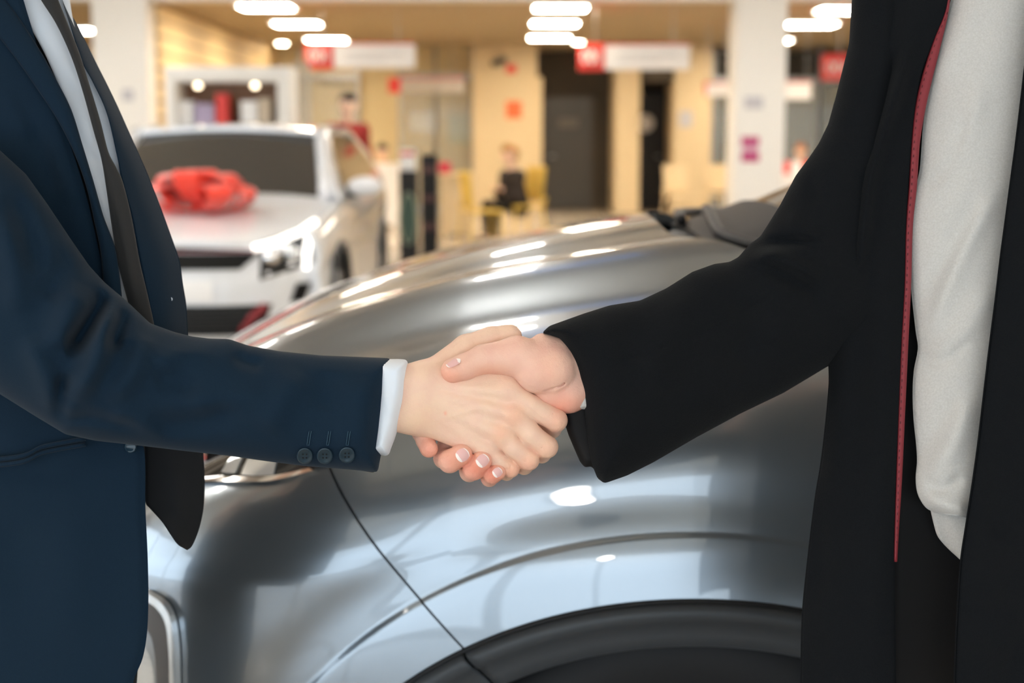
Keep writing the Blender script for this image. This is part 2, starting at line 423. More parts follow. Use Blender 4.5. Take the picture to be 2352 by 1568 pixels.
# back wall pieces (recess behind it holds door)
a, b = bx(-900, 1092); mb = MB().box(a, b, YB+.6, YB+.8, 0, CB)
S('wall_back', mb, M_cream)
a, b = bx(1625, 2700); S('wall_back_right', MB().box(a, b, YB+2.2, YB+2.4, 0, CB), mat('dim_wall', (.10, .085, .06), rough=.7))
a, b = bx(1236, 1640); S('wall_back_recess', MB().box(a, b, YB+1.6, YB+1.8, 0, CB), M_dark)
a, b = bx(1088, 1232); S('trim_2', MB().box(a, b, YB-.1, YB+1.6, 0, CB, .02).box(b-.02, b+.09, YB-.15, YB+1.6, 0, 2.42), M_tan)
a, b = bx(1408, 1462); S('trim_3', MB().box(a, b, YB-.1, YB+1.5, 0, CB, .02), M_tan)
a, b = bx(1538, 1622); S('trim_4', MB().box(a, b, YB-.1, YB+1.5, 0, CB, .02), M_tan)
a, b = bx(1462, 1538); S('trim_5', MB().box(a, b, YB, YB+.2, 2.35, CB), M_dark)
S('wall_partition', MB().box(-4.45, -4.3, YM, YB+.6, 0, CB), slat_mat())
# pillars
def pillar(x0, x1, Y, n):
    X0 = (x0-1176)/F*Y*1.01; X1 = (x1-1176)/F*Y*1.01
    return S('trim_%d' % n, MB().box(X0, X1, Y, Y+(X1-X0), 0, CF, .015), M_pillar), X0, X1
_, PX0, PX1 = pillar(240, 362, 17.3, 6)
_, QX0, QX1 = pillar(1676, 1790, 17.3, 7)

# grey door in the recess
a, b = bx(1252, 1368)
d = MB().box(a, b, YB+1.5, YB+1.58, 0.02, 2.12, .01).build('door_1', M_door); tag(d, kind='structure')
MB().box(a-.09, a, YB+1.46, YB+1.6, 0, 2.2).box(b, b+.09, YB+1.46, YB+1.6, 0, 2.2).box(a-.09, b+.09, YB+1.46, YB+1.6, 2.12, 2.2).build('door_frame', M_dark, d)
MB().tube([(a+.1, YB+1.5, 1.0), (a+.1, YB+1.44, 1.0), (a+.22, YB+1.44, 1.0)], .012).build('door_handle', M_steel, d)
MB().box(a+.28, b-.28, YB+1.485, YB+1.5, 1.55, 1.72).build('door_plate', mat('dim_plate', (.16, .14, .12), rough=.5), d)
# dark doorway
a, b = bx(1464, 1538)
d = MB().box(a, b, YB+1.2, YB+1.28, 0.02, 2.2).build('door_2', M_black); tag(d, kind='structure')
MB().tube([(b-.1, YB+1.2, 1.0), (b-.1, YB+1.14, 1.0), (b-.2, YB+1.14, 1.0)], .012).build('door_handle', M_steel, d)
# glazed office front on the right of the big pillar
for i, (x0, x1) in enumerate(((1640, 1792), (1796, 1876), (1880, 1972), (1976, 2100), (2104, 2230))):
    a, b = bx(x0, x1)
    w = MB().box(a, b, YB+.55, YB+.58, .12, 2.35).build('window_%d' % (i+1), mat('office_glass', (.55, .58, .55), rough=.03, trans=.0, alpha=.25)); tag(w, kind='structure')
    MB().box(a-.05, a, YB+.5, YB+.62, 0, CB).box(b, b+.05, YB+.5, YB+.62, 0, CB).box(a, b, YB+.5, YB+.62, 2.35, 2.45).box(a, b, YB+.5, YB+.62, 0, .12).build('window_frame', M_winframe, w)
# glazed meeting room on the left part of the back wall
for i, (x0, x1) in enumerate(((700, 826), (924, 1000), (1006, 1084))):
    a, b = bx(x0, x1)
    w = MB().box(a, b, YB+.3, YB+.33, .1, 2.4).build('window_%d' % (i+6), MATS['office_glass']); tag(w, kind='structure')
    MB().box(a-.04, a, YB+.26, YB+.36, 0, CB).box(b, b+.04, YB+.26, YB+.36, 0, CB).box(a, b, YB+.26, YB+.36, 2.4, 2.5).box(a, b, YB+.26, YB+.36, 0, .1).build('window_frame', M_winframe, w)

# ceiling lights ---------------------------------------------------
def ceiling_light(x, y, z, label, group, w=.6, l=.6, m=None):
    t = empty('ceiling_light', (x, y, z), label, 'ceiling light', group)
    mb = MB(); e = .03; W = w/2; L = l/2
    mb.box(x-W-e, x-W, y-L-e, y+L+e, z-.04, z).box(x+W, x+W+e, y-L-e, y+L+e, z-.04, z).box(x-W, x+W, y-L-e, y-L, z-.04, z).box(x-W, x+W, y+L, y+L+e, z-.04, z)
    mb.build('frame', M_swhite, t)
    MB().box(x-W, x+W, y-L, y+L, z-.03, z-.005).build('diffuser', m or M_lamp, t)
    return t
rows = [(-6.75, 'by the left white pillar'), (-3.12, 'above the white car'), (.62, 'at mid ceiling'), (4.35, 'by the right white pillar')]
order = ['nearest', 'second', 'farthest']
YL = {0: (19.5, 22.3, 25), 1: (18.5, 21.1, 24.4), 2: (18.6, 21.0, 23.9), 3: (18.9, 21.2, 24.6)}
for i, (x, wh) in enumerate(rows):
    for j, y in enumerate(YL[i]):
        ceiling_light(x, y, CB, 'square warm ceiling light, %s in the row %s' % (order[j], wh), 'warm panel lights in the back ceiling', .66 if i != 3 else .74, .6)
# front-hall lights (above and behind the camera, mirrored in the bonnet)
for i, x in enumerate((-7.5, -4.0, -.6, 2.8, 6.2, 9.6)):
    for j, y in enumerate((-4.2, -.4, 3.4, 7.2, 11.0, 14.8)):
        if y < 0 and i in (2, 3) or (i == 2 and y > 10 and y < 12): continue
        ceiling_light(x, y, CF, 'square ceiling light over the front hall outside the picture', 'panel lights over the front hall', .38 if i in (2, 3) and y < 10 else .6, .5 if i in (2, 3) else .6, M_lampf if j > 2 else M_lampc)
def downlight(x, y, z, r, label):
    t = empty('downlight', (x, y, z), label, 'downlight')
    MB().cyl((x, y, z-.03), (x, y, z), r*1.15, n=24).build('rim', M_swhite, t)
    MB().cyl((x, y, z-.036), (x, y, z-.028), r, n=24).build('bulb', M_lamp, t)
x, z = XZ(1328, 116, 25.0); downlight(x, 25.0, CB, .09, 'small round downlight beside the right hanging sign')
downlight((658-1176)/F*25.3, 25.3, CB-.0, .09, 'small round downlight left of the left hanging sign')

# ================================================================== SILVER CAR
YS = 1.70                      # the near flank stands in this plane
WX, _ = XZ(1592, 1400, YS)     # wheel centre, along the car
CARY = math.radians(0.0)
HW = 0.91                      # half width
def CW(cx, cy, z):
    cx = np.asarray(cx, float); cy = np.asarray(cy, float); z = np.asarray(z, float)+0*cx
    return np.stack([WX+cx*math.cos(CARY)-cy*math.sin(CARY), YS+cy*math.cos(CARY)+cx*math.sin(CARY), z], -1)
def cxz(px, py, Y=None):
    X, Z = XZ(px, py, Y or YS); return X-WX, Z
# plan curve of the widest outline: arc length sigma, 0 at nose centre
_n = 3.0; _ph = np.linspace(0, math.pi/2, 400)
_px = -.30-.60*np.cos(_ph)**(2/_n); _py = HW-HW*np.sin(_ph)**(2/_n)      # nose centre -> flank
_px = np.concatenate([_px, np.linspace(-.30, 3.4, 400)[1:]]); _py = np.concatenate([_py, np.zeros(399)])
PS = np.concatenate([[0], np.cumsum(np.hypot(np.diff(_px), np.diff(_py)))])
def plan(s):
    x = np.interp(s, PS, _px); y = np.interp(s, PS, _py); e = .004
    dx = np.interp(s+e, PS, _px)-np.interp(s-e, PS, _px); dy = np.interp(s+e, PS, _py)-np.interp(s-e, PS, _py)
    L = np.hypot(dx, dy); return x, y, -dy/L, dx/L          # inward normal
def s_of_x(cx): return np.interp(cx, _px[::1], PS) if True else 0
def s_flank(cx):               # sigma for a flank x (monotone on the flank side)
    return np.interp(cx, _px, PS)
# section: inset as a function of z relative to the shoulder height
def top_z(cx): return np.interp(cx, [-.95, -.85, -.7, -.5, -.3, 0, .4, 3.5], [.76, .80, .865, .935, .985, 1.03, 1.05, 1.07])
def sect(t, cx):               # t 0..1 from sill to bonnet shut line -> z, inset
    Tf = np.linspace(0, 1, 201)
    zs = np.interp(t, Tf, SPz); ins = np.interp(t, Tf, SPi)
    f = top_z(cx)/1.035; k = np.clip((zs-.5)/.535, 0, 1)
    return zs*(1+(f-1)*k), ins
_T = [0, .08, .2, .45, .60, .67, .73, .79, .85, .90, .94, .97, 1.]
_zz = [.22, .30, .42, .62, .75, .80, .84, .88, .92, .955, .99, 1.017, 1.035]
_ii = [.05, .02, .004, -.004, -.001, .004, .013, .0245, .040, .060, .088, .118, .158]
_sp = spline([(a, b, c) for a, b, c in zip(_T, _zz, _ii)], 800)
SPz = np.interp(np.linspace(0, 1, 201), _sp[:, 0], _sp[:, 1]); SPi = np.interp(np.linspace(0, 1, 201), _sp[:, 0], _sp[:, 2])
# wheel arch outlines as radii about the wheel centre
AZ = .34
def radii(pts):
    a = []
    for x, y in pts:
        cx, z = cxz(x, y); a.append((math.atan2(cx, z-AZ), math.hypot(cx, z-AZ)))
    return sorted(a)
arch_px = [(920, 1574), (1000, 1524), (1070, 1486), (1150, 1450), (1250, 1416), (1350, 1393), (1450, 1380), (1560, 1374), (1650, 1376), (1750, 1388), (1840, 1408)]
flare_px = [(722, 1568), (800, 1492), (900, 1420), (970, 1380), (1100, 1316), (1250, 1262), (1400, 1238), (1550, 1228), (1700, 1236), (1838, 1264)]
_ra = radii(arch_px); _rf = radii(flare_px)
def full(r, lowr):             # mirror the left side to the right, run down to the sill
    L = [(a, b) for a, b in r if a < 0]; Rr = [(a, b) for a, b in r if a >= 0]
    am = -L[0][0]; Rr = Rr+[(-a, b) for a, b in L[::-1] if -a > Rr[-1][0]+.05]
    return [(-1.9, lowr)]+[(-1.5, lowr)]+L+Rr+[(1.5, lowr), (1.9, lowr)]
def _fit(r, low):
    t = np.array([q[0] for q in r]); v = np.array([q[1] for q in r])
    t2 = np.concatenate([t, -t]); v2 = np.concatenate([v, v]); c = np.polyfit(t2**2, v2, 2)
    tm = np.abs(t).max()
    def f(th):
        a = tm+.35*np.tanh((np.abs(th)-tm)/.35)*(np.abs(th) > tm)+np.minimum(np.abs(th)-tm, 0); b = np.clip((np.abs(th)-tm)/.55, 0, 1)
        return np.polyval(c, a*a)*(1-sstep(b))+low*sstep(b)
    return f
def sstep(x): x = np.clip(x, 0, 1); return x*x*(3-2*x)
r_arch = _fit(_ra, .45); r_flare = _fit(_rf, .56)
def sstep(x): x = np.clip(x, 0, 1); return x*x*(3-2*x)
def flare(cx, z):
    th = np.arctan2(cx, z-AZ); r = np.hypot(cx, z-AZ); ra = r_arch(th); rf = r_flare(th)
    u = (r-ra)/(rf-ra)
    o = .0021*(1-sstep((u-.955)/.09))+.009*np.clip(1-u, 0, 1)      # the ledge at the flare line
    o -= .004*np.exp(-((u-1.5)/.45)**2)
    o *= (np.abs(th) < 1.75)*np.clip((1.8-np.abs(th))/.5, 0, 1)
    return o
def pix(px, py):               # where the view line through a pixel meets the flank
    Y = YS
    for _ in range(12):
        cx, z = cxz(px, py, Y)
        sig = s_flank(cx); x, y, nx, ny = plan(sig); tt = np.linspace(0, 1, 401); zs, ii = sect(tt, x); i = np.interp(z, zs, ii)-flare(x, z)
        Y = .5*Y+.5*(YS+float(y+ny*i))
    return cx, z
# shut line between bumper and wing
gap_px = [(742, 1070), (800, 1156), (880, 1274), (962, 1380), (1066, 1488), (1160, 1580)]
_g = [pix(*p) for p in gap_px]; _gz = np.array([q[1] for q in _g]); _gc = np.polyfit(_gz, [q[0] for q in _g], 2)
def gap_x(z):                  # smooth line through the measured points, straight beyond them
    zc = np.clip(z, _gz.min(), _gz.max()); return np.polyval(_gc, zc)+np.polyval(np.polyder(_gc), zc)*(z-zc)
def gap_s(zt):
    x = gap_x(zt)
    for _ in range(4):
        f = top_z(x)/1.035; k = np.clip((zt-.5)/.535, 0, 1); x = gap_x(zt*(1+(f-1)*k))
    return s_flank(x)
def side_pt(sig, t, off=0.):
    x, y, nx, ny = plan(sig); z, ins = sect(t, x)
    ins = ins-flare(x, z)-off
    # the nose leans back a little
    return CW(x+nx*ins, y+ny*ins, z)
def side_at(cx, z, off=0.):    # a point of the flank given length and height
    sig = s_flank(np.asarray(cx, float)); x, y, nx, ny = plan(sig)
    tt = np.linspace(0, 1, 401); out = []
    for s_, xx, yy, ax, ay, zz in zip(np.atleast_1d(sig), np.atleast_1d(x), np.atleast_1d(y), np.atleast_1d(nx), np.atleast_1d(ny), np.atleast_1d(z)):
        zs, ii = sect(tt, xx); i = np.interp(zz, zs, ii); i = i-flare(xx, zz)-off
        out.append(CW(xx+ax*i, yy+ay*i, zz))
    return np.array(out)
car = empty('car', CW(0.6, HW, 0), 'silver blue crossover in front, seen from its wing, behind the shaking hands', 'car')
def sheet(name, g, m, parent, thick_dir=None, thick=.012, keep=None, snap=None):
    nr, nc = g.shape[:2]; v = g.reshape(-1, 3); fc = grid_faces(nr, nc)
    if keep is not None: fc = fc[keep.reshape(-1)]
    # shell: inner copy moved along thick_dir with rims on the boundary
    td = thick_dir.reshape(-1, 3) if thick_dir is not None else np.tile([0, 1, 0], (len(v), 1))
    b = v+td*thick; N = len(v)
    from collections import Counter
    ed = Counter()
    for q in fc:
        for i in range(4): ed[tuple(sorted((q[i], q[(i+1) % 4])))] += 1
    fl = fc.tolist()+(fc[:, ::-1]+N).tolist()
    for q in fc:
        for i in range(4):
            a_, b_ = q[i], q[(i+1) % 4]
            if ed[tuple(sorted((a_, b_)))] == 1: fl.append([b_, a_, a_+N, b_+N])
    o = mesh_obj(name, np.vstack([v, b]), fl, m, parent)
    return clean(o)
def clean(o, sharp=40):
    me = o.data; bm = bmesh.new(); bm.from_mesh(me)
    bmesh.ops.delete(bm, geom=[v for v in bm.verts if not v.link_faces], context='VERTS')
    bmesh.ops.recalc_face_normals(bm, faces=bm.faces[:])
    for e in bm.edges:
        if len(e.link_faces) == 2 and e.calc_face_angle(0) > math.radians(sharp): e.smooth = False
    bm.to_mesh(me); bm.free(); return o
def side_sheet(name, sfun, t0, t1, nc, nr, hole=False):
    a = np.linspace(0, 1, nc)[None]; t = np.linspace(t0, t1, nr)[:, None]
    zt = np.interp(t, np.linspace(0, 1, 201), SPz)
    s0, s1 = sfun(zt); sig = s0+(s1-s0)*a; tt = t+0*a
    x, y, nx, ny = plan(sig); z, ins = sect(tt, x); keep = None
    if hole:
        th = np.arctan2(x, z-AZ); r = np.hypot(x, z-AZ); ra = r_arch(th)
        inside = (r < ra) & (z < 1)
        # keep faces with any vertex outside, pull inside verts onto the arch
        cc = (inside[:-1, :-1] & inside[1:, :-1] & inside[:-1, 1:] & inside[1:, 1:]); keep = ~cc
        k = np.where(inside, (ra)/np.maximum(r, 1e-6), 1.)
        x2 = x*k; z2 = AZ+(z-AZ)*k
        ins = np.where(inside, np.interp(z2, SPz, SPi), ins); x = np.where(inside, x2, x); z = np.where(inside, z2, z)
    ins = ins-flare(x, z)
    g = CW(x+nx*ins, y+ny*ins, z)
    td = CW(nx*1., ny*1., 0)-CW(0*nx, 0*ny, 0)
    return sheet(name, g, M_paint, car, td, .014, keep)
sig_door = float(s_flank(.66)); G = .0035
bump_ = side_sheet('front_bumper', lambda z: (0*z, gap_s(z)-G/2), 0, 1., 240, 420, True)
wing = side_sheet('front_wing', lambda z: (gap_s(z)+G/2, 0*z+sig_door), 0.0, 1., 460, 520, True)
side_sheet('door_panel', lambda z: (0*z+sig_door+.004, 0*z+sig_door+1.05), 0.06, 1., 60, 80)
side_sheet('rear_quarter', lambda z: (0*z+sig_door+1.054, 0*z+PS[-1]-.02), 0.06, 1., 60, 60)
# far flank, mirrored
def far_side():
    sig = np.linspace(0, PS[-1]-.02, 160)[None]; t = np.linspace(0, 1, 50)[:, None]
    x, y, nx, ny = plan(sig+0*t); z, ins = sect(t+0*sig, x)
    g = CW(x+nx*ins, 2*HW-(y+ny*ins), z); td = CW(nx, -ny, 0)-CW(0*nx, 0*ny, 0)
    return sheet('far_side_panel', g, M_paint, car, td, .014)
far_side()
# inner structure, keeps the gaps and the arch dark
mb = MB()
mb.box(WX-.60, WX-.475, YS+.22, YS+2*HW-.22, .25, .80); mb.box(WX+.55, WX+3.2, YS+.12, YS+2*HW-.12, .25, .95); mb.box(WX-.5, WX+.5, YS+.34, YS+2*HW-.34, .3, .80)
mb.build('inner_body', M_void, car)
def liner(name, s0, s1, off, m, t0=.3, t1=1.):
    sig = np.linspace(s0, s1, 60)[None]; t = np.linspace(t0, t1, 40)[:, None]
    x, y, nx, ny = plan(sig+0*t); z, ins = sect(t+0*sig, x); ins = ins+off; r = np.hypot(x, z-AZ); th = np.arctan2(x, z-AZ)
    keep = ~((r < r_arch(th)*1.01))[:-1, :-1]
    return sheet(name, CW(x+nx*ins, y+ny*ins, z), m, car, CW(nx, ny, 0)-CW(0*nx, 0*ny, 0), .01, keep)
liner('inner_panel', .3, sig_door+.3, .03, M_void)
# bonnet -------------------------------------------------------------
def crown(cx): return np.interp(cx, [-.95, -.86, -.735, -.59, -.455, -.355, -.2, 0, .1, .3, .6], [.80, .85, .925, .998, 1.045, 1.075, 1.112, 1.142, 1.156, 1.175, 1.19])
_cr = spline([(x, float(crown(x))) for x in (-.95, -.86, -.735, -.59, -.455, -.3, -.1, .1, .35, .6)], 300)
def crown(cx): return np.interp(cx, _cr[:, 0], _cr[:, 1])
def edge_line(sig, inset=.162):
    x, y, nx, ny = plan(sig); z, ins = sect(1+0*x, x); return x+nx*inset, y+ny*inset, z
def hood_z(cx, q):             # q = -1..1 across
    e = top_z(cx)+.002; c = crown(cx); a = np.abs(q)
    z = e+(c-e)*(1-a**2.3)
    z = z+.012*np.exp(-((a-.60)/.10)**2)*sstep((cx+.85)/.4)           # power bulge ridges
    z = z-.010*np.exp(-((a-.80)/.08)**2)*sstep((cx+.85)/.4)
    return z
SH0 = float(np.interp(-.70, _px, PS))
def ws_base(v): return .10+.42*np.clip((np.abs(v)-.38)/.62, 0, 1)**1.9
def hood():
    nr, nc = 150, 170; us = np.linspace(0, 1, nr)[:, None]; vs_ = np.linspace(-1, 1, nc)[None]
    # each row: x along the edge from nose to cowl, bending forward at the middle
    xe = -.60+us*1.12                                    # near edge x
    fwd = (-.865+us*(.02+.865))                          # centre x of the same row
    x = xe+(fwd-xe)*(1-np.abs(vs_)**(2.6-.5*us))
    x = x*(1-us**3)+(ws_base(vs_)-.075)*us**3
    half = HW-.168-.12*sstep((-.42-xe)/.3)
    y = HW+vs_*half
    z = hood_z(x, vs_)
    # rolled rim all round
    rim = np.minimum(np.minimum((1-np.abs(vs_))*half, us*.9), (1-us)*.9+.0)
    z = z-.006*np.clip(1-rim/.010, 0, 1)**2
    g = CW(x, y, z); td = np.zeros_like(g); td[..., 2] = -1
    return sheet('bonnet', g, M_paint, car, td, .012)
hood()
# nose skirt under the bonnet edge (grille area) behind the suit
mb = MB()
for k in range(7):
    z = .50+k*.035; mb.box(WX-.885, WX-.86, YS+.5, YS+2*HW-.5, z, z+.02)
mb.box(WX-.875, WX-.6, YS+.48, YS+2*HW-.48, .45, .76).build('grille', M_black, car)
# headlight on the near corner ------------------------------------------
def patch(name, pts_top, pts_bot, m, off, rows=10, cols=40, parent=None, thick=.01, bul=0.):
    a = spline([pix(*p) for p in pts_top], cols); b = spline([pix(*p) for p in pts_bot], cols)
    s = np.linspace(0, 1, rows)[:, None, None]; g2 = a[None]*(1-s)+b[None]*s
    o = off+bul*np.sin(np.pi*s[..., 0])*np.ones((1, cols))
    x = g2[..., 0]; z = g2[..., 1]; sig = s_flank(x); X, Y, nx, ny = plan(sig)
    zf = z.ravel(); xf = X.ravel(); ins = np.empty(len(zf)); tt = np.linspace(0, 1, 401)
    for i in range(len(zf)):
        zs, ii = sect(tt, xf[i]); ins[i] = np.interp(zf[i], zs, ii)
    ins = ins.reshape(x.shape)-flare(X, z)-o
    g = CW(X+nx*ins, Y+ny*ins, z); td = CW(nx, ny, 0)-CW(0*nx, 0*ny, 0)
    return sheet(name, g, m, parent or car, td, thick)
hl = patch('headlight', [(340, 1010), (500, 985), (640, 990), (742, 1040)], [(340, 1098), (470, 1098), (600, 1098), (735, 1066)], M_glass, .006, 14, 50)
patch('chrome_trim', [(340, 1092), (470, 1090), (600, 1088), (700, 1070)], [(340, 1101), (470, 1101), (600, 1100), (712, 1076)], M_chrome, .010, 4, 40, hl)
patch('lamp_unit', [(520, 1050), (560, 1045), (610, 1045)], [(520, 1086), (560, 1088), (610, 1086)], M_lens, .010, 6, 16, hl)
patch('lamp_unit', [(455, 1042), (475, 1038), (500, 1038)], [(455, 1080), (475, 1082), (500, 1082)], M_lens, .010, 6, 16, hl)
# fog lamp surround, low on the bumper corner
fo = patch('fog_lamp_bezel', [(250, 1352), (330, 1352), (360, 1360), (392, 1384), (411, 1425), (420, 1500), (421, 1590)], [(250, 1368), (330, 1368), (352, 1374), (380, 1394), (399, 1430), (407, 1500), (408, 1590)], M_lens, .012, 6, 50)
patch('bezel_recess', [(250, 1368), (330, 1368), (352, 1374), (380, 1394), (399, 1430), (407, 1500), (408, 1590)], [(250, 1420), (300, 1422), (330, 1432), (352, 1455), (362, 1490), (366, 1530), (368, 1590)], mat('warm_grey_plastic', (.11, .10, .095), rough=.4), .003, 8, 50, fo)
patch('bezel_step', [(250, 1420), (300, 1422), (330, 1432), (352, 1455), (362, 1490), (366, 1530), (368, 1590)], [(250, 1450), (290, 1452), (318, 1462), (336, 1480), (344, 1510), (348, 1545), (350, 1590)], M_void, -.004, 5, 40, fo)
lens = patch('fog_lamp', [(250, 1450), (290, 1452), (318, 1462), (336, 1480), (348, 1510), (356, 1545), (358, 1590)], [(250, 1600)]+[(275, 1600), (300, 1600), (320, 1600), (340, 1600)], M_lens, .0, 30, 30, fo)
# wheel arch cladding, tyre and wheel --------------------------------------
def cladding(th0, th1, name, parent):
    prof = [(1.0, .004), (.996, .016), (.985, .019), (.955, .017), (.945, .010), (.90, .006), (.865, .004), (.855, -.004), (.85, -.04), (.85, -.10)]
    th = np.linspace(th0, th1, 90)[None]; g = []
    for k, o in prof:
        rr = r_arch(th)*k; x = rr*np.sin(th); z = AZ+rr*np.cos(th)
        ins = np.interp(z, SPz, SPi)-flare(r_arch(th)*np.sin(th), AZ+r_arch(th)*np.cos(th))-o
        g.append(CW(x, ins, z))
    g = np.vstack([q.reshape(1, -1, 3) for q in g]); td = np.zeros_like(g); td[..., 1] = 1
    o = mesh_obj(name, g.reshape(-1, 3), grid_faces(*g.shape[:2]), M_plastic, parent)
    md = o.modifiers.new('s', 'SOLIDIFY'); md.thickness = .004; md.offset = 0
    return clean(o, 60)
gx, gz = cxz(1072, 1490); thg = math.atan2(gx, gz-AZ)
cladding(thg+.004, 1.75, 'arch_cladding', car); cladding(-1.75, thg-.004, 'bumper_cladding', car)
# black tube drawn as the dark gap line above the cladding
th = np.linspace(-1.7, 1.7, 120); rr = r_arch(th)*1.004; zz = AZ+rr*np.cos(th); xx = rr*np.sin(th)
ins = np.interp(zz, SPz, SPi)-flare(xx, zz)-.0015
MB().tube(CW(xx, ins, zz).tolist(), .0035, 8).build('arch_gap_line', M_black, car, True)
wheel = empty('wheel', CW(0, .05, 0)); wheel.parent = car; wheel.matrix_parent_inverse = Matrix(); wheel.matrix_basis = Matrix.Translation(Vector(CW(0, .05, 0).tolist())-car.location)
def lathe(prof, cx, y0, z0, n=96, sgn=1):
    v = []; 
    for i in range(n):
        a = 2*math.pi*i/n
        for r, y in prof: v.append(CW(cx+r*math.sin(a), y0+y, z0+r*math.cos(a)))
    m = len(prof); f = [[i*m+k, i*m+k+1, ((i+1) % n)*m+k+1, ((i+1) % n)*m+k] for i in range(n) for k in range(m-1)]
    return v, f
WZ = .338
def tyre_part(cx, y0, par, flip=1):
    v, f = lathe([(.235, .02*flip), (.27, 0), (.315, .005*flip), (.333, .03*flip), (.338, .06*flip), (.338, .17*flip), (.33, .20*flip), (.28, .22*flip), (.235, .20*flip)], cx, y0, WZ)
    mb = MB().add(v, f)
    for k in range(72):
        a = 2*math.pi*k/72
        for yy in (.035, .085, .135):
            c = CW(cx+.3375*math.sin(a+.02*(yy > .06)), y0+flip*(yy+.02), WZ+.3375*math.cos(a+.02*(yy > .06)))
            bm = bmesh.new(); bmesh.ops.create_cube(bm, size=1)
            for q in bm.verts: q.co = Vector((q.co.x*.021, q.co.y*.040, q.co.z*.010))
            bmesh.ops.rotate(bm, verts=bm.verts, matrix=Matrix.Rotation(a, 3, 'Y')); bmesh.ops.translate(bm, verts=bm.verts, vec=Vector(c)); mb.bm(bm)
    return mb.build('tyre', M_rubber, par, True)
tyre_part(0, .055, wheel)
v, f = lathe([(.235, .03), (.225, .06), (.225, .18), (.05, .17), (.05, .16)], 0, .055, WZ); mb = MB().add(v, f)
mb.build('rim', M_alu, wheel, True)
mb = MB()
for k in range(5):
    a = 2*math.pi*k/5; mb.tube([CW(.04*math.sin(a), .075, WZ+.04*math.cos(a)), CW(.14*math.sin(a), .07, WZ+.14*math.cos(a)), CW(.228*math.sin(a), .08, WZ+.228*math.cos(a))], [.03, .024, .022])
v, f = lathe([(.0, .01), (.05, .012), (.055, .05)], 0, .055, WZ, 32); mb.add(v, f)
mb.build('spokes', M_alu, wheel, True)
MB().box(WX-.5, WX+.5, YS+.30, YS+.33, .2, .9).build('wheel_housing', M_void, car)
for cx, y0, fl in ((0, 2*HW-.055, -1), (2.65, .055, 1), (2.65, 2*HW-.055, -1)):
    t = empty('wheel', CW(cx, y0, 0)); t.parent = car; t.matrix_parent_inverse = Matrix(); t.matrix_basis = Matrix.Translation(Vector(CW(cx, y0, 0).tolist())-car.location)
    v, f = lathe([(.235, .03*fl), (.31, 0), (.338, .04*fl), (.338, .18*fl), (.24, .2*fl)], cx, y0, WZ); MB().add(v, f).build('tyre', M_rubber, t, True)
    v, f = lathe([(.0, .03*fl), (.1, .035*fl), (.2, .03*fl), (.235, .05*fl)], cx, y0, WZ, 40); MB().add(v, f).build('rim', M_alu, t, True)
# windscreen with its dark base, wiper and cabin ------------------------------
WSV = (.10, HW)       # foremost point of the glass
def windscreen():
    nr, nc = 40, 60; u = np.linspace(0, 1, nr)[:, None]; v = np.linspace(-1, 1, nc)[None]
    hb = .72; ht = .56
    x0 = ws_base(v); x1 = x0+.80; y = HW+v*(hb+(ht-hb)*u); z0 = 1.118-.06*v**2; z1 = 1.50-.03*v**2
    x = x0+(x1-x0)*u; z = z0+(z1-z0)*(.55*u+.75*u**2-.30*u**4)+0*v
    g = CW(x, y+0*x, z); td = np.zeros_like(g); td[..., 0] = .5; td[..., 2] = -.8
    k = 8
    sheet('windscreen', g, M_glass, car, td, .005)
    g2 = CW(x[:k]-.006, (y+0*x)[:k], z[:k]+.006); sheet('windscreen_band', g2, M_black, car, td[:k], .004)
    g3 = CW(np.vstack([x[:1]-.09, x[:1]-.02, x[:1]+.01]), np.vstack([(y+0*x)[:1]]*3), np.vstack([z[:1]-.012, z[:1]-.02, z[:1]]))
    td3 = np.zeros_like(g3); td3[..., 2] = -1; sheet('cowl', g3, M_plastic, car, td3, .02)
windscreen()
mb = MB(); vv = np.linspace(-.75, .1, 14); xb = ws_base(vv)
mb.tube(CW(xb-.01+.05*np.linspace(0, 1, 14), HW+vv*.72, 1.135-.05*vv**2+.02*np.linspace(0, 1, 14)).tolist(), .010).build('wiper', M_black, car, True)
mb = MB(); vv = np.linspace(.05, .85, 14); xb = ws_base(vv)
mb.tube(CW(xb-.01+.05*np.linspace(0, 1, 14), HW+vv*.72, 1.135-.05*vv**2+.02*np.linspace(0, 1, 14)).tolist(), .010).build('wiper', M_black, car, True)
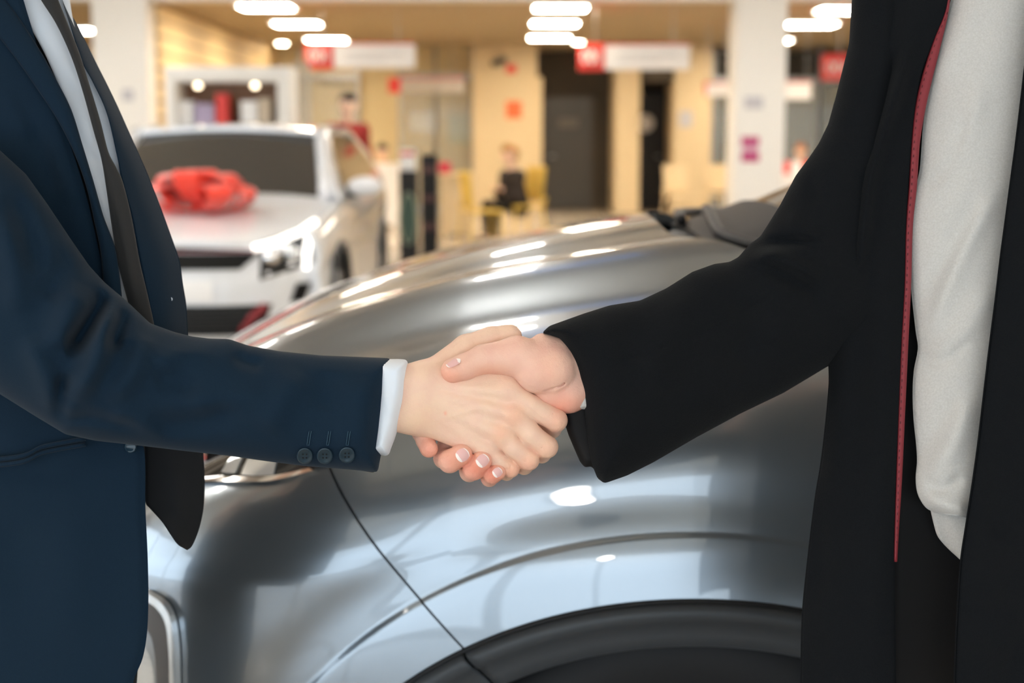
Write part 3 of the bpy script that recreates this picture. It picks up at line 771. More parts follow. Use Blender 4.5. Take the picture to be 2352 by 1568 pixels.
# dashboard clutter seen through/against the glass base: washer nozzles and cowl clips
for v_ in (-.5, .25): mb = MB(); mb.ell(CW(float(ws_base(np.array(v_)))-.06, HW+v_*.72, 1.125-.05*v_*v_), (.018, .014, .008)); mb.build('washer_nozzle', M_black, car, True)
def roof():
    u = np.linspace(0, 1, 30)[:, None]; v = np.linspace(-1, 1, 30)[None]
    x = ws_base(v)+.78+u*1.7; y = HW+v*.57; z = 1.50-.03*v**2+.05*np.sin(np.pi*u*.8)+0*v
    g = CW(x, y+0*x, z); td = np.zeros_like(g); td[..., 2] = -1; sheet('roof', g, M_paint, car, td, .03)
    for sg in (-1, 1):
        mb = MB(); mb.tube([CW(float(ws_base(np.array(1.)))+t*.80, HW+sg*(.74+(.575-.74)*t), 1.06+.42*(.55*t+.75*t*t-.3*t**4)) for t in np.linspace(0, 1, 8)], .03)
        mb.build('windscreen_pillar', M_paint, car, True)
        g = np.stack([CW(np.linspace(.62+.5*t, 2.9-.25*t, 20), HW+sg*(.76-.18*t)+0*np.linspace(0, 1, 20), 1.07+.40*t) for t in np.linspace(0, 1, 8)])
        td = np.zeros_like(g); td[..., 1] = -sg; sheet('side_window', g, M_glass, car, td, .005)
    g = np.stack([CW(2.95+.42*(1-t)+0*np.linspace(0, 1, 16), HW+np.linspace(-1, 1, 16)*(.76-.18*t), 1.06+.42*t) for t in np.linspace(0, 1, 8)])
    td = np.zeros_like(g); td[..., 0] = -1; sheet('rear_window', g, M_glass, car, td, .005)
    MB().box(WX+3.3, WX+3.42, YS+.1, YS+2*HW-.1, .3, 1.06, .03).build('tailgate', M_paint, car)
roof()

# ================================================================== PEOPLE IN FRONT
def tint_attr(o, fn):
    me = o.data; a = me.color_attributes.new('tint', 'FLOAT_COLOR', 'POINT'); n = len(me.vertices)
    col = np.ones((n, 4)); col[:, :3] = fn; a.data.foreach_set('color', col.ravel())
def blob(pts, c, s, col, base):
    """mix a skin tone in around a point (px space)"""
    d = np.linalg.norm((pts-np.array(c))/np.array(s), axis=1); k = np.exp(-d*d)[:, None]
    return base*(1-k)+np.array(col)*k
def nail_piece(c, up, nrm, L, Wd, parent_list, moon=True):
    """a curved nail plate; all in px space: c centre, up = towards the tip, nrm = away from the finger"""
    up = np.array(up, float); up /= np.linalg.norm(up); nrm = np.array(nrm, float); nrm -= up*(nrm@up); nrm /= np.linalg.norm(nrm); sd = np.cross(up, nrm)
    n = 14; V = []; 
    for i in range(n+1):
        for j in range(n+1):
            a = -1+2*i/n; b = -1+2*j/n
            # square -> rounded square
            x = a*math.sqrt(1-.5*b*b*.82); y = b*math.sqrt(1-.5*a*a*.82)
            p = np.array(c)+sd*(x*Wd)+up*(y*L)+nrm*(-.34*Wd*x*x-.16*L*y*y)
            V.append(p)
    return np.array(V), grid_faces(n+1, n+1)
def figure_rest(g, neck, hip, foot, sh, face, name_fn=None):
    pass

# ---- hands, built in pixel units (2.475 px = 1 mm) ---------------------------
def hand_left_man():
    G = Grid((780, 720, -70), (1330, 1130, 175), 2.3); c = G.cap; U = np.minimum
    # wrist and metacarpals
    wr = smin(c((780, 893, 14), (965, 876, 4), 38, 42), c((780, 950, 16), (950, 950, 8), 38, 41), 30)
    m1 = c((972, 884, 2), (1164, 896, -2), 37, 30); m2 = c((966, 910, -2), (1180, 948, -7), 37, 28)
    m3 = c((962, 934, 0), (1150, 994, -3), 36, 26); m4 = c((958, 954, 6), (1112, 1028, 6), 36, 24)
    palm = smin(smin(m1, m2, 16), smin(m3, m4, 16), 16); palm = smin(palm, c((990, 915, 14), (1110, 950, 18), 44, 40), 20)
    palm = smin(palm, wr, 36)
    # tendons and knuckles stand up a little
    for a, b in (((1010, 886, -27), (1150, 900, -27)), ((1000, 905, -30), (1165, 950, -29)), ((1000, 930, -28), (1135, 990, -24)), ((1000, 950, -24), (1100, 1022, -14))):
        palm = smin(palm, c(a, b, 7, 8), 12)
    for k, r in (((1166, 900, -8), 27), ((1182, 955, -13), 27), ((1152, 998, -8), 24), ((1114, 1032, 2), 22)): palm = smin(palm, c(k, k, r), 14)
    # the thumb, going up and away behind the other thumb
    th = smin(c((985, 872, 10), (1072, 802, 34), 38, 33), c((1072, 802, 34), (1128, 780, 44), 32, 29), 8)
    th = smin(th, c((1128, 780, 44), (1170, 773, 48), 28, 26), 8)
    th = smin(th, c((1160, 775, 48), (1172, 774, 48), 27, 25), 6)
    web = c((1020, 868, 8), (1105, 852, 26), 33, 30)
    body = smin(palm, smin(th, web, 22), 24)
    body = smin(body, c((1080, 868, 6), (1165, 872, 10), 28, 26), 16)
    def finger(j, r, kk=14, knuckle=1.):
        f = None
        for i in range(len(j)-1):
            s = c(j[i], j[i+1], r[i], r[i+1]); f = s if f is None else smin(f, s, 5)
        # bony PIP
        return f
    fs = [finger([(1164, 896, -2), (1220, 934, -6), (1277, 965, 4), (1268, 985, 66), (1222, 985, 105)], [30, 26.5, 26, 21, 17]),
          finger([(1180, 948, -7), (1220, 998, -10), (1256, 1026, 0), (1244, 1042, 60), (1196, 1038, 98)], [28, 25.5, 25.5, 21, 17]),
          finger([(1150, 994, -3), (1182, 1030, -5), (1215, 1056, 4), (1204, 1070, 58), (1158, 1062, 92)], [26, 23.5, 23.5, 19.5, 16]),
          finger([(1112, 1028, 6), (1145, 1058, 6), (1173, 1076, 14), (1164, 1086, 56), (1124, 1078, 84)], [23, 20.5, 20, 17, 14])]
    out = body
    acc = None
    for f in fs:
        g = smin(body, f, 13); acc = g if acc is None else smin(acc, g, 2.2)
    # creases: across the thumb joint, at the knuckles and the wrist
    def cut(a, b, r=2.4, k=5): 
        nonlocal acc
        acc = smax(acc, -c(a, b, r), k)
    def ridge(a, b, r, k=6):
        nonlocal acc
        acc = smin(acc, c(a, b, r), k)
    # veins over the back of the hand
    ridge((1000, 962, -27), (1060, 948, -34), 3.5, 10); ridge((1060, 948, -34), (1120, 930, -34), 3.2, 10); ridge((985, 898, -29), (1050, 920, -35), 3., 10)
    # wrinkles over the finger joints and at the thumb web
    for (x, y, w_), L in (((1262, 955, -22), 13), ((1243, 1018, -26), 12), ((1204, 1049, -20), 11), ((1166, 1072, -7), 9)):
        for q in (-7, -1, 5): cut((x+q-.55*L*.5, y+q*.5+L*.6, w_+2), (x+q+.55*L*.5, y+q*.5-L*.6, w_+2), 1.0, 3.5)
    for q in (0, 9): cut((1085+q, 770-q*.5, 6), (1094+q, 792-q*.5, 4), 1.2, 4)
    cut((1206, 932, -36), (1246, 968, -26), 2.2, 8); cut((1178, 1000, -32), (1222, 1030, -22), 2.2, 8); cut((1140, 1036, -24), (1180, 1062, -8), 2., 8)
    cut((1294, 946, -22), (1300, 972, -20), 1.4); cut((1268, 944, -24), (1262, 958, -26), 1., 4)
    v, f = G.nets(acc); v = smooth_mesh(v, f, 2)
    return v, f
def hand_right_man():
    G = Grid((935, 740, -85), (1500, 1130, 175), 2.3); c = G.cap
    palm = smin(c((1290, 880, 34), (1130, 912, 62), 42, 34), c((1285, 905, 38), (1125, 965, 66), 40, 32), 20)
    heel = c((1266, 896, 14), (1302, 906, 18), 41, 38, (1, 1, .85))
    wr = smin(c((1296, 838, 22), (1500, 770, 60), 42, 44), c((1312, 902, 26), (1500, 840, 60), 40, 44), 28)
    body = smin(smin(palm, heel, 14), wr, 26)
    thenar = smin(c((1262, 846, -8), (1236, 850, -14), 58, 54, (1, 1, .8)), c((1262, 846, -8), (1188, 818, -16), 54, 45, (1, 1, .8)), 14)
    th = smin(thenar, c((1188, 818, -16), (1112, 824, -26), 45, 34, (1, 1, .85)), 12)
    th = smin(th, c((1112, 824, -26), (1068, 842, -34), 32.5, 30, (1, 1, .85)), 7)
    th = smin(th, c((1068, 842, -34), (1041, 851, -37), 30, 28.5, (1, 1, .85)), 7)
    th = smin(th, c((1245, 792, 6), (1285, 806, 12), 27, 30), 16)
    acc = smin(body, th, 9)
    def fing(j, r):
        f = None
        for i in range(len(j)-1):
            s = c(j[i], j[i+1], r[i], r[i+1]); f = s if f is None else smin(f, s, 5)
        return f
    fs = [fing([(1120, 905, 66), (1010, 955, 74), (968, 992, 52), (977, 1012, 26), (985, 1030, 6)], [28, 25, 22, 21, 21]),
          fing([(1125, 940, 70), (1035, 1000, 80), (1020, 1052, 48), (1033, 1059, 8), (1060, 1044, -14)], [28, 25, 24, 26.5, 25]),
          fing([(1125, 965, 70), (1065, 1035, 82), (1078, 1084, 44), (1088, 1078, 6), (1107, 1057, -12)], [26, 24, 22, 24.5, 23.5]),
          fing([(1140, 985, 70), (1105, 1055, 80), (1124, 1098, 40), (1131, 1090, 10), (1143, 1084, -3)], [24, 21, 19, 20.5, 19.5])]
    for f in fs: acc = smin(acc, f, 3)
    def cut(a, b, r=2.4, k=5):
        nonlocal acc
        acc = smax(acc, -c(a, b, r), k)
    # thumb root crease, wrist creases, joint wrinkles
    cut((1160, 868, -48), (1245, 908, -38), 2.4, 9); cut((1245, 908, -36), (1292, 880, -30), 2.2, 9); cut((1292, 880, -30), (1312, 842, -20), 2.0, 8)
    cut((1104, 792, -46), (1116, 812, -54), 1.2, 4); cut((1114, 790, -44), (1124, 810, -54), 1.0, 4); cut((1122, 858, -50), (1130, 846, -58), 1.1, 4)
    cut((1186, 862, -52), (1206, 828, -60), 1.2, 6)
    v, f = G.nets(acc); v = smooth_mesh(v, f, 2)
    return v, f
def coarse_body(cap_list, lo, hi, h, k):
    G = Grid(lo, hi, h); acc = None
    for it in cap_list:
        s = G.cap(*it[:4], *(it[4:5])) ; acc = s if acc is None else smin(acc, s, k)
    v, f = G.nets(acc); return smooth_mesh(v, f, 2), f
def head_caps(c, fx, fy):
    """a head looking towards (fx, fy), metres; c = centre of skull"""
    x, y, z = c; px, py = -fy, fx
    return [((x-.02*fx, y-.02*fy, z+.02), (x+.02*fx, y+.02*fy, z+.03), .088, .086), ((x+.03*fx, y+.03*fy, z-.03), (x+.045*fx, y+.045*fy, z-.085), .06, .042),
            ((x+.095*fx, y+.095*fy, z+.0), (x+.112*fx, y+.112*fy, z-.035), .010, .015),
            ((x+.085*fx, y+.085*fy, z-.068), (x+.09*fx, y+.09*fy, z-.07), .018, .016),
            ((x+.088*px, y+.088*py, z+.01), (x+.088*px-.01*fx, y+.088*py-.01*fy, z-.03), .014, .012), ((x-.088*px, y-.088*py, z+.01), (x-.088*px-.01*fx, y-.088*py-.01*fy, z-.03), .014, .012),
            ((x-.03*fx, y-.03*fy, z-.05), (x-.03*fx, y-.03*fy, z-.20), .058, .062)]
def person_body(hand, root, head, fdir, shoulders, elbow_path, mats, tint, nails, parent, hips, name='body'):
    hv, hf = hand
    hw = PW(hv[:, 0], hv[:, 1], hv[:, 2])
    caps = head_caps(head, *fdir)
    nx_, ny_, nz_ = head; (sn, sf) = shoulders
    chest = (np.array(sn)+np.array(sf))/2
    caps += [(tuple(chest+np.array([0, 0, .0])), tuple(np.array(hips)+np.array([0, 0, .1])), .085, .08)]
    caps += [(sn, tuple(chest), .045, .07), (sf, tuple(chest), .045, .07)]
    for path, r in elbow_path:
        for a, b in zip(path[:-1], path[1:]): caps.append((a, b, r[0], r[1]))
    hx, hy, hz = hips
    px, py = -fdir[1], fdir[0]
    for sg in (-1, 1):
        caps += [((hx+sg*.09*px, hy+sg*.09*py, hz), (hx+sg*.10*px, hy+sg*.10*py, .5), .075, .05), ((hx+sg*.10*px, hy+sg*.10*py, .5), (hx+sg*.11*px, hy+sg*.11*py, .09), .05, .035),
                 ((hx+sg*.11*px, hy+sg*.11*py, .06), (hx+sg*.11*px+.15*fdir[0], hy+sg*.11*py+.15*fdir[1], .045), .035, .03)]
    A = np.array([q for cpt in caps for q in cpt[:2]]); lo = A.min(0)-.13; hi = A.max(0)+.13
    bv, bf = coarse_body(caps, lo, hi, .016, .03)
    V = [hw, bv]; Fc = [hf[:, ::-1], bf[:, ::-1]+0]
    faces = hf[:, ::-1].tolist()+(bf+len(hw)).tolist()
    allv = np.vstack([hw, bv]); mi = [0]*len(faces)
    for (c, up, nr, L, Wd) in nails:
        nv, nf = nail_piece(c, up, nr, L, Wd, None); off = len(allv); allv = np.vstack([allv, PW(nv[:, 0], nv[:, 1], nv[:, 2])])
        nq = nf.tolist()
        for qi, q in enumerate(nq):
            i, j = divmod(qi, 14); yy = -1+2*(j+.5)/14; xx = -1+2*(i+.5)/14
            faces.append([a+off for a in q]); mi.append(2 if (yy < -.50+.18*xx*xx*0-.25*xx*xx) or yy > .9 else 1)
    o = mesh_obj(name, allv, faces, mats, None)
    o.data.polygons.foreach_set('material_index', mi)
    t = np.ones((len(allv), 3)); pp = np.full((len(allv), 3), 1e6); pp[:len(hv)] = hv
    for bl in tint: t = blob(pp, *bl, t)
    tint_attr(o, t)
    bm = bmesh.new(); bm.from_mesh(o.data)
    bmesh.ops.recalc_face_normals(bm, faces=bm.faces[:]); bm.to_mesh(o.data); bm.free()
    pw = world_m(parent); b = o.matrix_basis.copy(); o.parent = parent; o.matrix_parent_inverse = Matrix(); o.matrix_basis = pw.inverted() @ b
    return o
def w3(x, y, w): return tuple(PW(x, y, w).tolist())

# ---- the man in the navy suit -------------------------------------------------
A = empty('person', (-.62, 1.52, 0), 'man in navy suit, white shirt and black tie, shaking hands', 'person')
hair_skin = [M_skinA, M_nail, M_naill]
pink = (1.03, .78, .72)
fairt = [((1182, 955, -35), (26, 26, 30), (1.03, .84, .78)), ((1150, 995, -30), (22, 22, 30), (1.03, .86, .80)), ((1282, 965, 0), (26, 26, 40), (1.03, .80, .74)), ((1256, 1030, 0), (24, 22, 40), (1.03, .84, .78)),
         ((1215, 1062, 0), (22, 20, 40), (1.03, .80, .74)), ((1175, 1080, 0), (20, 20, 40), (1.03, .80, .74)), ((1023, 949, -30), (3.5, 5, 20), (1.05, .5, .45)), ((960, 960, -20), (60, 40, 60), (.98, .96, .90)),
         ((1050, 900, -30), (50, 30, 30), (1.04, 1.06, 1.08)), ((1100, 960, -30), (50, 30, 30), (1.04, 1.05, 1.07))]
bodyA = person_body(hand_left_man(), None, (-.60, 1.52, 1.66), (.95, -.3), ((-.64, 1.36, 1.43), (-.60, 1.68, 1.43)),
    [([(-.66, 1.36, 1.40), w3(-60, 760, 85), w3(300, 900, 60), w3(800, 915, 14)], (.024, .024)), ([(-.60, 1.68, 1.40), (-.66, 1.70, 1.12), (-.56, 1.72, .88)], (.036, .03))],
    hair_skin, fairt, [], A, (-.66, 1.52, .93))
# sleeve
slA = [(-170, 300), (-60, 300), (0, 345), (60, 400), (110, 470), (160, 545), (205, 610), (240, 648), (290, 690), (345, 742), (400, 762), (440, 772), (480, 777), (525, 778), (570, 793), (640, 806), (740, 816), (820, 819), (892, 822),
       (899, 826), (900, 850), (896, 920), (886, 990), (872, 1060), (868, 1083), (862, 1084), (800, 1078), (700, 1070), (620, 1060), (520, 1046), (420, 1035), (320, 1023), (220, 1012), (150, 997), (80, 955), (0, 905), (-170, 800)]
stA = [([(236, 640), (233, 690), (205, 740), (170, 790), (140, 800)], 15, -26), ([(262, 676), (250, 740), (215, 840), (165, 930)], 22, 16), ([(300, 700), (278, 740), (264, 780), (284, 800)], 13, -18),
       ([(330, 735), (330, 790), (300, 860), (240, 930)], 22, 9), ([(200, 650), (150, 740), (120, 830)], 26, 10), ([(150, 850), (138, 920), (136, 975)], 12, -10), ([(60, 760), (100, 860), (140, 960)], 20, 8),
       ([(545, 800), (560, 825), (610, 836)], 12, -8), ([(500, 790), (420, 800), (350, 850)], 22, 7), ([(560, 930), (480, 960), (400, 975), (330, 965)], 20, -8), ([(620, 900), (520, 925), (420, 930)], 22, 5),
       ([(700, 850), (660, 900), (600, 1000)], 26, 6), ([(460, 900), (400, 870), (350, 880)], 20, -5), ([(20, 430), (60, 520), (90, 640)], 20, -8), ([(0, 480), (30, 600), (40, 740)], 24, 7), ([(170, 560), (130, 640), (110, 700)], 20, -7),
       ([(840, 860), (830, 960), (815, 1040)], 30, 5), ([(760, 850), (745, 950)], 24, -4), ([(100, 990), (200, 960), (330, 990)], 12, -7), ([(380, 1010), (300, 960), (240, 960)], 16, 6)]
stA = [(p_, s_, a_*1.9) for p_, s_, a_ in stA]
def wcA(x, y): return np.interp(x, [-200, 150, 400, 900], [-30, -24, 0, 10])+0*y
def HA(x, y): return np.interp(x, [-200, 0, 250, 500, 900], [105, 125, 118, 104, 86])+0*y
jacket = empty('suit_jacket', (-.62, 1.52, .7)); jacket.parent = A; jacket.matrix_basis = Matrix.Translation((0, 0, .7))
_, frontA = inflate('sleeve', slA, wcA, HA, lambda x, y: np.interp(x, [700, 890], [125, 52])+0*y, M_navy, jacket, 4.5, stA)
# dark vent flap under the cuff
inflate('cuff_vent', [(800, 1062), (866, 1070), (862, 1086), (838, 1082), (800, 1076)], 30, 40, 14, M_navyd, jacket, 4)
# shirt cuff
shirt = empty('shirt', (-.62, 1.52, .8)); shirt.parent = A; shirt.matrix_basis = Matrix.Translation((0, 0, .8))
inflate('shirt_cuff', [(860, 825), (915, 824), (930, 825), (935, 828), (937, 834), (937, 862), (935, 892), (930, 925), (923, 955), (914, 985), (906, 1010), (898, 1030), (895, 1040), (891, 1045), (884, 1047), (850, 1040)], 12, 74, 30, M_shirt, shirt, 2.6,
        [([(925, 850), (918, 930), (890, 1010)], 3, -3), ([(893, 1000), (900, 1020), (893, 1040)], 4, -6), ([(880, 900), (905, 960)], 10, 4)])
# cuff buttons and buttonholes
for bx_, by_, hx_ in ((700, 1047, 711), (746, 1047, 756), (797, 1045, 801)):
    w = float(frontA(bx_, by_)); gy_ = float(frontA(bx_, by_+14)-frontA(bx_, by_-14))/28; w -= 2
    V = []; n = 36; prof = [(0, -3.5), (6, -3.3), (11, -4), (14, -7.5), (16.5, -8), (18.5, -5), (18.5, 3)]
    for i in range(n):
        a = 2*math.pi*i/n
        for r, q in prof: V.append((bx_+r*math.cos(a), by_+r*math.sin(a), w+q+gy_*r*math.sin(a)))
    V = np.array(V); m = len(prof); fc = [[i*m+k, i*m+k+1, ((i+1) % n)*m+k+1, ((i+1) % n)*m+k] for i in range(n) for k in range(m-1)]
    b = mesh_obj('cuff_button', PW(V[:, 0], V[:, 1], V[:, 2]), fc, M_button, jacket); clean(b, 80)
    mb = MB()
    for dx, dy in ((-4, -4), (4, -4), (-4, 4), (4, 4)):
        c0 = PW(bx_+dx, by_+dy, w-3+gy_*dy); c1 = PW(bx_+dx, by_+dy, w-5+gy_*dy); mb.cyl(c0, c1, 2.0/K, n=10)
    mb.build('button_holes', M_void, b)
    pts = [(hx_-1, 990), (hx_-3, 1002), (hx_-6, 1022)]
    P3 = [PW(x, y, float(frontA(x, y))-1.0).tolist() for x, y in spline(pts, 12)]
    P4 = [PW(x+5, y, float(frontA(x+5, y))-1.0).tolist() for x, y in spline(pts, 12)]
    MB().tube(P3+P4[::-1], 1.1/K, 6).build('buttonhole', M_thread, jacket, True)
# torso: volume, then the cloth layers
def wcT(x, y): return 330+0*x
inflate('jacket_back', [(-420, -90), (60, -90), (150, 60), (230, 230), (290, 400), (330, 560), (345, 800), (330, 1100), (320, 1500), (310, 1640), (-420, 1640)], 400, 150, 160, M_navyd, jacket, 14)
strip('jacket_far_front', [(138, -60, 190), (142, -5, 190), (157, 46, 188), (180, 119, 185), (191, 149, 184), (214, 191, 180), (245, 260, 178), (268, 356, 176), (281, 421, 175), (302, 497, 172), (321, 600, 170), (345, 720, 170), (352, 800, 170), (350, 985, 175)],
      [(110, -60, 300), (142, -5, 300), (184, 69, 310), (214, 130, 315), (260, 222, 320), (298, 306, 325), (337, 394, 330), (367, 470, 335), (398, 555, 335), (413, 600, 335), (420, 650, 330), (428, 700, 330), (432, 765, 330), (436, 820, 330), (440, 985, 330)],
      M_navy, jacket, 150, 30, 26, 10, [([(360, 500), (385, 640), (395, 800)], 18, 5), ([(250, 300), (300, 430), (340, 560)], 12, -4)], 3)
strip('jacket_far_skirt', [(330, 990, 235), (332, 1040, 235), (332, 1100, 235), (334, 1152, 232), (345, 1168, 230), (372, 1198, 225), (392, 1228, 222), (408, 1250, 220), (428, 1262, 220)],
      [(462, 990, 320), (467, 1040, 320), (470, 1090, 318), (470, 1130, 315), (467, 1170, 310), (460, 1205, 300), (450, 1235, 290), (440, 1255, 270), (430, 1263, 240)], M_navyd, jacket, 60, 26, 14, 10, [([(400, 1060), (410, 1200)], 18, 6)], 3)
strip('shirt_front', [(-40, -80, 185), (5, -40, 185), (50, 30, 185), (96, 110, 185), (130, 184, 185), (158, 252, 185), (184, 337, 185), (208, 413, 185), (228, 493, 185), (248, 574, 185), (262, 660, 185), (262, 760, 185)],
      [(150, -80, 228), (168, 46, 228), (190, 110, 228), (204, 149, 228), (226, 191, 228), (256, 260, 228), (280, 356, 228), (292, 421, 228), (312, 497, 228), (330, 600, 228), (350, 700, 228), (352, 780, 228)], M_shirt, shirt, 120, 24, 12, 6,
      [([(150, 185), (175, 228)], 10, -3), ([(205, 350), (232, 380)], 8, -4), ([(195, 250), (215, 330)], 10, 3)])
strip('tie', [(60, -60, 152), (94, 0, 152), (130, 57, 152), (165, 134, 153), (191, 214, 153), (214, 298, 153), (233, 367, 153), (245, 440, 153), (256, 516, 153), (270, 600, 154), (282, 650, 154), (300, 720, 154), (310, 800, 156)],
      [(110, -60, 168), (134, 0, 168), (157, 57, 168), (184, 126, 168), (207, 199, 166), (230, 275, 166), (249, 348, 164), (268, 386, 162), (283, 421, 160), (302, 497, 158), (321, 600, 158), (340, 680, 158), (356, 756, 158), (360, 800, 158)],
      M_tie, A, 130, 20, 8, 6, [([(258, 430), (285, 560), (310, 700)], 9, 4), ([(250, 440), (268, 560)], 6, -2)])
strip('jacket_near_front', [(-420, -80, 130), (-420, 200, 130), (-420, 600, 125), (-420, 1000, 130), (-420, 1500, 135), (-420, 1640, 135)],
      [(30, -80, 150), (110, 184, 150), (190, 420, 150), (233, 600, 152), (258, 700, 155), (290, 850, 158), (308, 960, 155), (322, 1012, 150), (331, 1030, 148), (334, 1080, 148), (334, 1160, 148), (339, 1270, 148), (341, 1370, 148), (338, 1450, 148), (328, 1510, 150), (308, 1560, 152), (296, 1620, 152)],
      M_navy, jacket, 170, 60, 26, 10, [([(60, 260), (110, 380), (125, 470)], 14, -7), ([(100, 300), (160, 430), (190, 560)], 16, 5), ([(-20, 1000), (100, 1040), (240, 1030)], 30, 5), ([(150, 1150), (170, 1300), (150, 1500)], 40, 5), ([(30, 1200), (60, 1400)], 36, -5), ([(0, 200), (70, 330)], 16, 5)], 3)
strip('lapel', [(-120, -80, 124), (-60, 10, 124), (0, 88, 124), (40, 140, 124), (76, 191, 124), (134, 279, 126), (172, 356, 128), (199, 432, 130), (218, 516, 131), (230, 574, 132), (236, 640, 134), (240, 720, 136)],
      [(-40, -80, 138), (15, 0, 138), (50, 50, 138), (96, 122, 140), (130, 184, 140), (164, 252, 140), (191, 337, 140), (214, 413, 140), (237, 493, 140), (256, 543, 142), (266, 574, 142), (276, 640, 142), (284, 720, 144)],
      M_navy, jacket, 120, 20, 9, 10, [([(60, 70), (150, 230), (200, 400)], 14, 3)])
for dy in (0, 13):           # pocket welt
    strip('pocket_welt', [(-420, 1060+dy, 132), (0, 1048+dy, 74), (100, 1020+dy, 82), (195, 1002+dy, 98)], [(-420, 1074+dy, 132), (0, 1060+dy, 74), (100, 1031+dy, 82), (198, 1012+dy, 98)], M_navy, jacket, 60, 6, 3, 7)
def disc(name, x, y, w, r, m, parent, depth=5):
    V = [];n = 28; prof = [(0, -depth*.6), (r*.6, -depth*.6), (r*.8, -depth), (r, -depth*.6), (r, depth)]
    for i in range(n):
        a = 2*math.pi*i/n
        for rr, q in prof: V.append((x+rr*math.cos(a), y+rr*math.sin(a), w+q))
    V = np.array(V); k_ = len(prof); fc = [[i*k_+k, i*k_+k+1, ((i+1) % n)*k_+k+1, ((i+1) % n)*k_+k] for i in range(n) for k in range(k_-1)]
    return clean(mesh_obj(name, PW(V[:, 0], V[:, 1], V[:, 2]), fc, m, parent), 80)
disc('front_button', 300, 1026, 138, 14, M_button, jacket, 6)
# buttonhole on the far front with a small white disc at its end
MB().tube([PW(x, y, 218+(x-360)*.9).tolist() for x, y in ((360, 682), (375, 684), (388, 683), (394, 686), (388, 690), (375, 689), (360, 686))], 1.4/K, 6).build('buttonhole', M_thread, jacket, True)
disc('buttonhole_dot', 392, 687, 240, 4.5, M_shirt, jacket, 2)
def trousers(parent, hips, fdir, m):
    hx, hy, hz = hips; px, py = -fdir[1], fdir[0]; caps = [((hx, hy, hz+.06), (hx, hy, hz), .13, .135)]
    for sg in (-1, 1):
        caps += [((hx+sg*.09*px, hy+sg*.09*py, hz), (hx+sg*.10*px, hy+sg*.10*py, .5), .105, .085), ((hx+sg*.10*px, hy+sg*.10*py, .5), (hx+sg*.11*px, hy+sg*.11*py, .11), .085, .07)]
    P_ = np.array([q for c_ in caps for q in c_[:2]]); v, f = coarse_body(caps, P_.min(0)-.2, P_.max(0)+.2, .02, .04)
    mesh_obj('trousers', v, f, m, parent)
    for sg in (-1, 1):
        cx, cy = hx+sg*.11*px, hy+sg*.11*py
        caps = [((cx-.04*fdir[0], cy-.04*fdir[1], .05), (cx+.17*fdir[0], cy+.17*fdir[1], .035), .05, .04), ((cx, cy, .1), (cx, cy, .05), .05, .05)]
        P_ = np.array([q for c_ in caps for q in c_[:2]]); v, f = coarse_body(caps, P_.min(0)-.08, P_.max(0)+.08, .012, .02)
        v[:, 2] = np.maximum(v[:, 2], 0); mesh_obj('shoe', v, f, M_shoe, parent)
trousers(A, (-.66, 1.52, .93), (.95, -.3), M_navyd)
def hair(parent, head, fdir):
    x, y, z = head; fx, fy = fdir; caps = [((x-.03*fx, y-.03*fy, z+.04), (x+.03*fx, y+.03*fy, z+.062), .092, .08), ((x-.045*fx, y-.045*fy, z+.03), (x-.05*fx, y-.05*fy, z-.04), .085, .06)]
    P_ = np.array([q for c_ in caps for q in c_[:2]]); v, f = coarse_body(caps, P_.min(0)-.12, P_.max(0)+.12, .012, .02)
    mesh_obj('hair', v, f, M_hair, parent)
hair(A, (-.60, 1.52, 1.66), (.95, -.3))

# ---- the man in the black coat ---------------------------------------------------
B = empty('person', (.56, 1.50, 0), 'man in open black coat with red piping over an oatmeal sweater', 'person')
tips = (1.02, .56, .48)
rosy = [((985, 1034, 10), (24, 24, 40), tips), ((1050, 1055, -10), (38, 32, 50), (1.04, .70, .62)), ((1095, 1072, -10), (32, 32, 50), tips), ((1136, 1092, 0), (28, 24, 50), tips), ((1035, 862, -40), (34, 24, 40), (1.04, .74, .66)),
        ((1300, 930, 0), (50, 36, 60), (1.05, .76, .70)), ((1180, 800, -30), (60, 40, 60), (1.04, 1.0, 1.0)), ((1262, 850, -50), (40, 40, 50), (1.02, .93, .88)), ((1120, 850, -40), (60, 18, 40), (1.02, .86, .8))]
nailsB = [((1063, 1045, -41.5), (.80, -.58, .12), (.05, .10, -1), 15.5, 15), ((1109, 1058, -38), (.74, -.66, .12), (.10, .10, -1), 15.5, 14), ((1143, 1085, -25.5), (.80, -.6, .1), (.12, .15, -1), 11.5, 11),
          ((1040, 829, -56), (-.86, .42, -.05), (-.20, -.80, -.56), 18, 14)]
bodyB = person_body(hand_right_man(), None, (.57, 1.44, 1.66), (-.8, -.6), ((.42, 1.56, 1.43), (.70, 1.36, 1.43)),
    [([(.42, 1.54, 1.40), w3(1900, 640, 150), w3(1480, 805, 60)], (.036, .030)), ([(.72, 1.34, 1.40), (.80, 1.36, 1.12), (.74, 1.26, .90)], (.036, .03))],
    [M_skinB, M_nail, M_naill], rosy, nailsB, B, (.58, 1.46, .93))
slB = [(1240, 768), (1262, 748), (1290, 738), (1340, 720), (1400, 701), (1470, 690), (1530, 662), (1590, 624), (1640, 606), (1676, 601), (1696, 590), (1722, 560), (1746, 543), (1762, 518), (1792, 470), (1828, 402), (1858, 362), (1880, 330), (1902, 285), (1920, 220), (1950, 100), (1960, -60), (2120, -60), (2120, 760), (1960, 812),
       (1900, 842), (1800, 902), (1700, 950), (1600, 1004), (1500, 1062), (1440, 1092), (1388, 1110), (1372, 1098), (1358, 1062), (1349, 1010), (1344, 960), (1338, 905), (1326, 856), (1306, 810), (1284, 778), (1262, 768)]
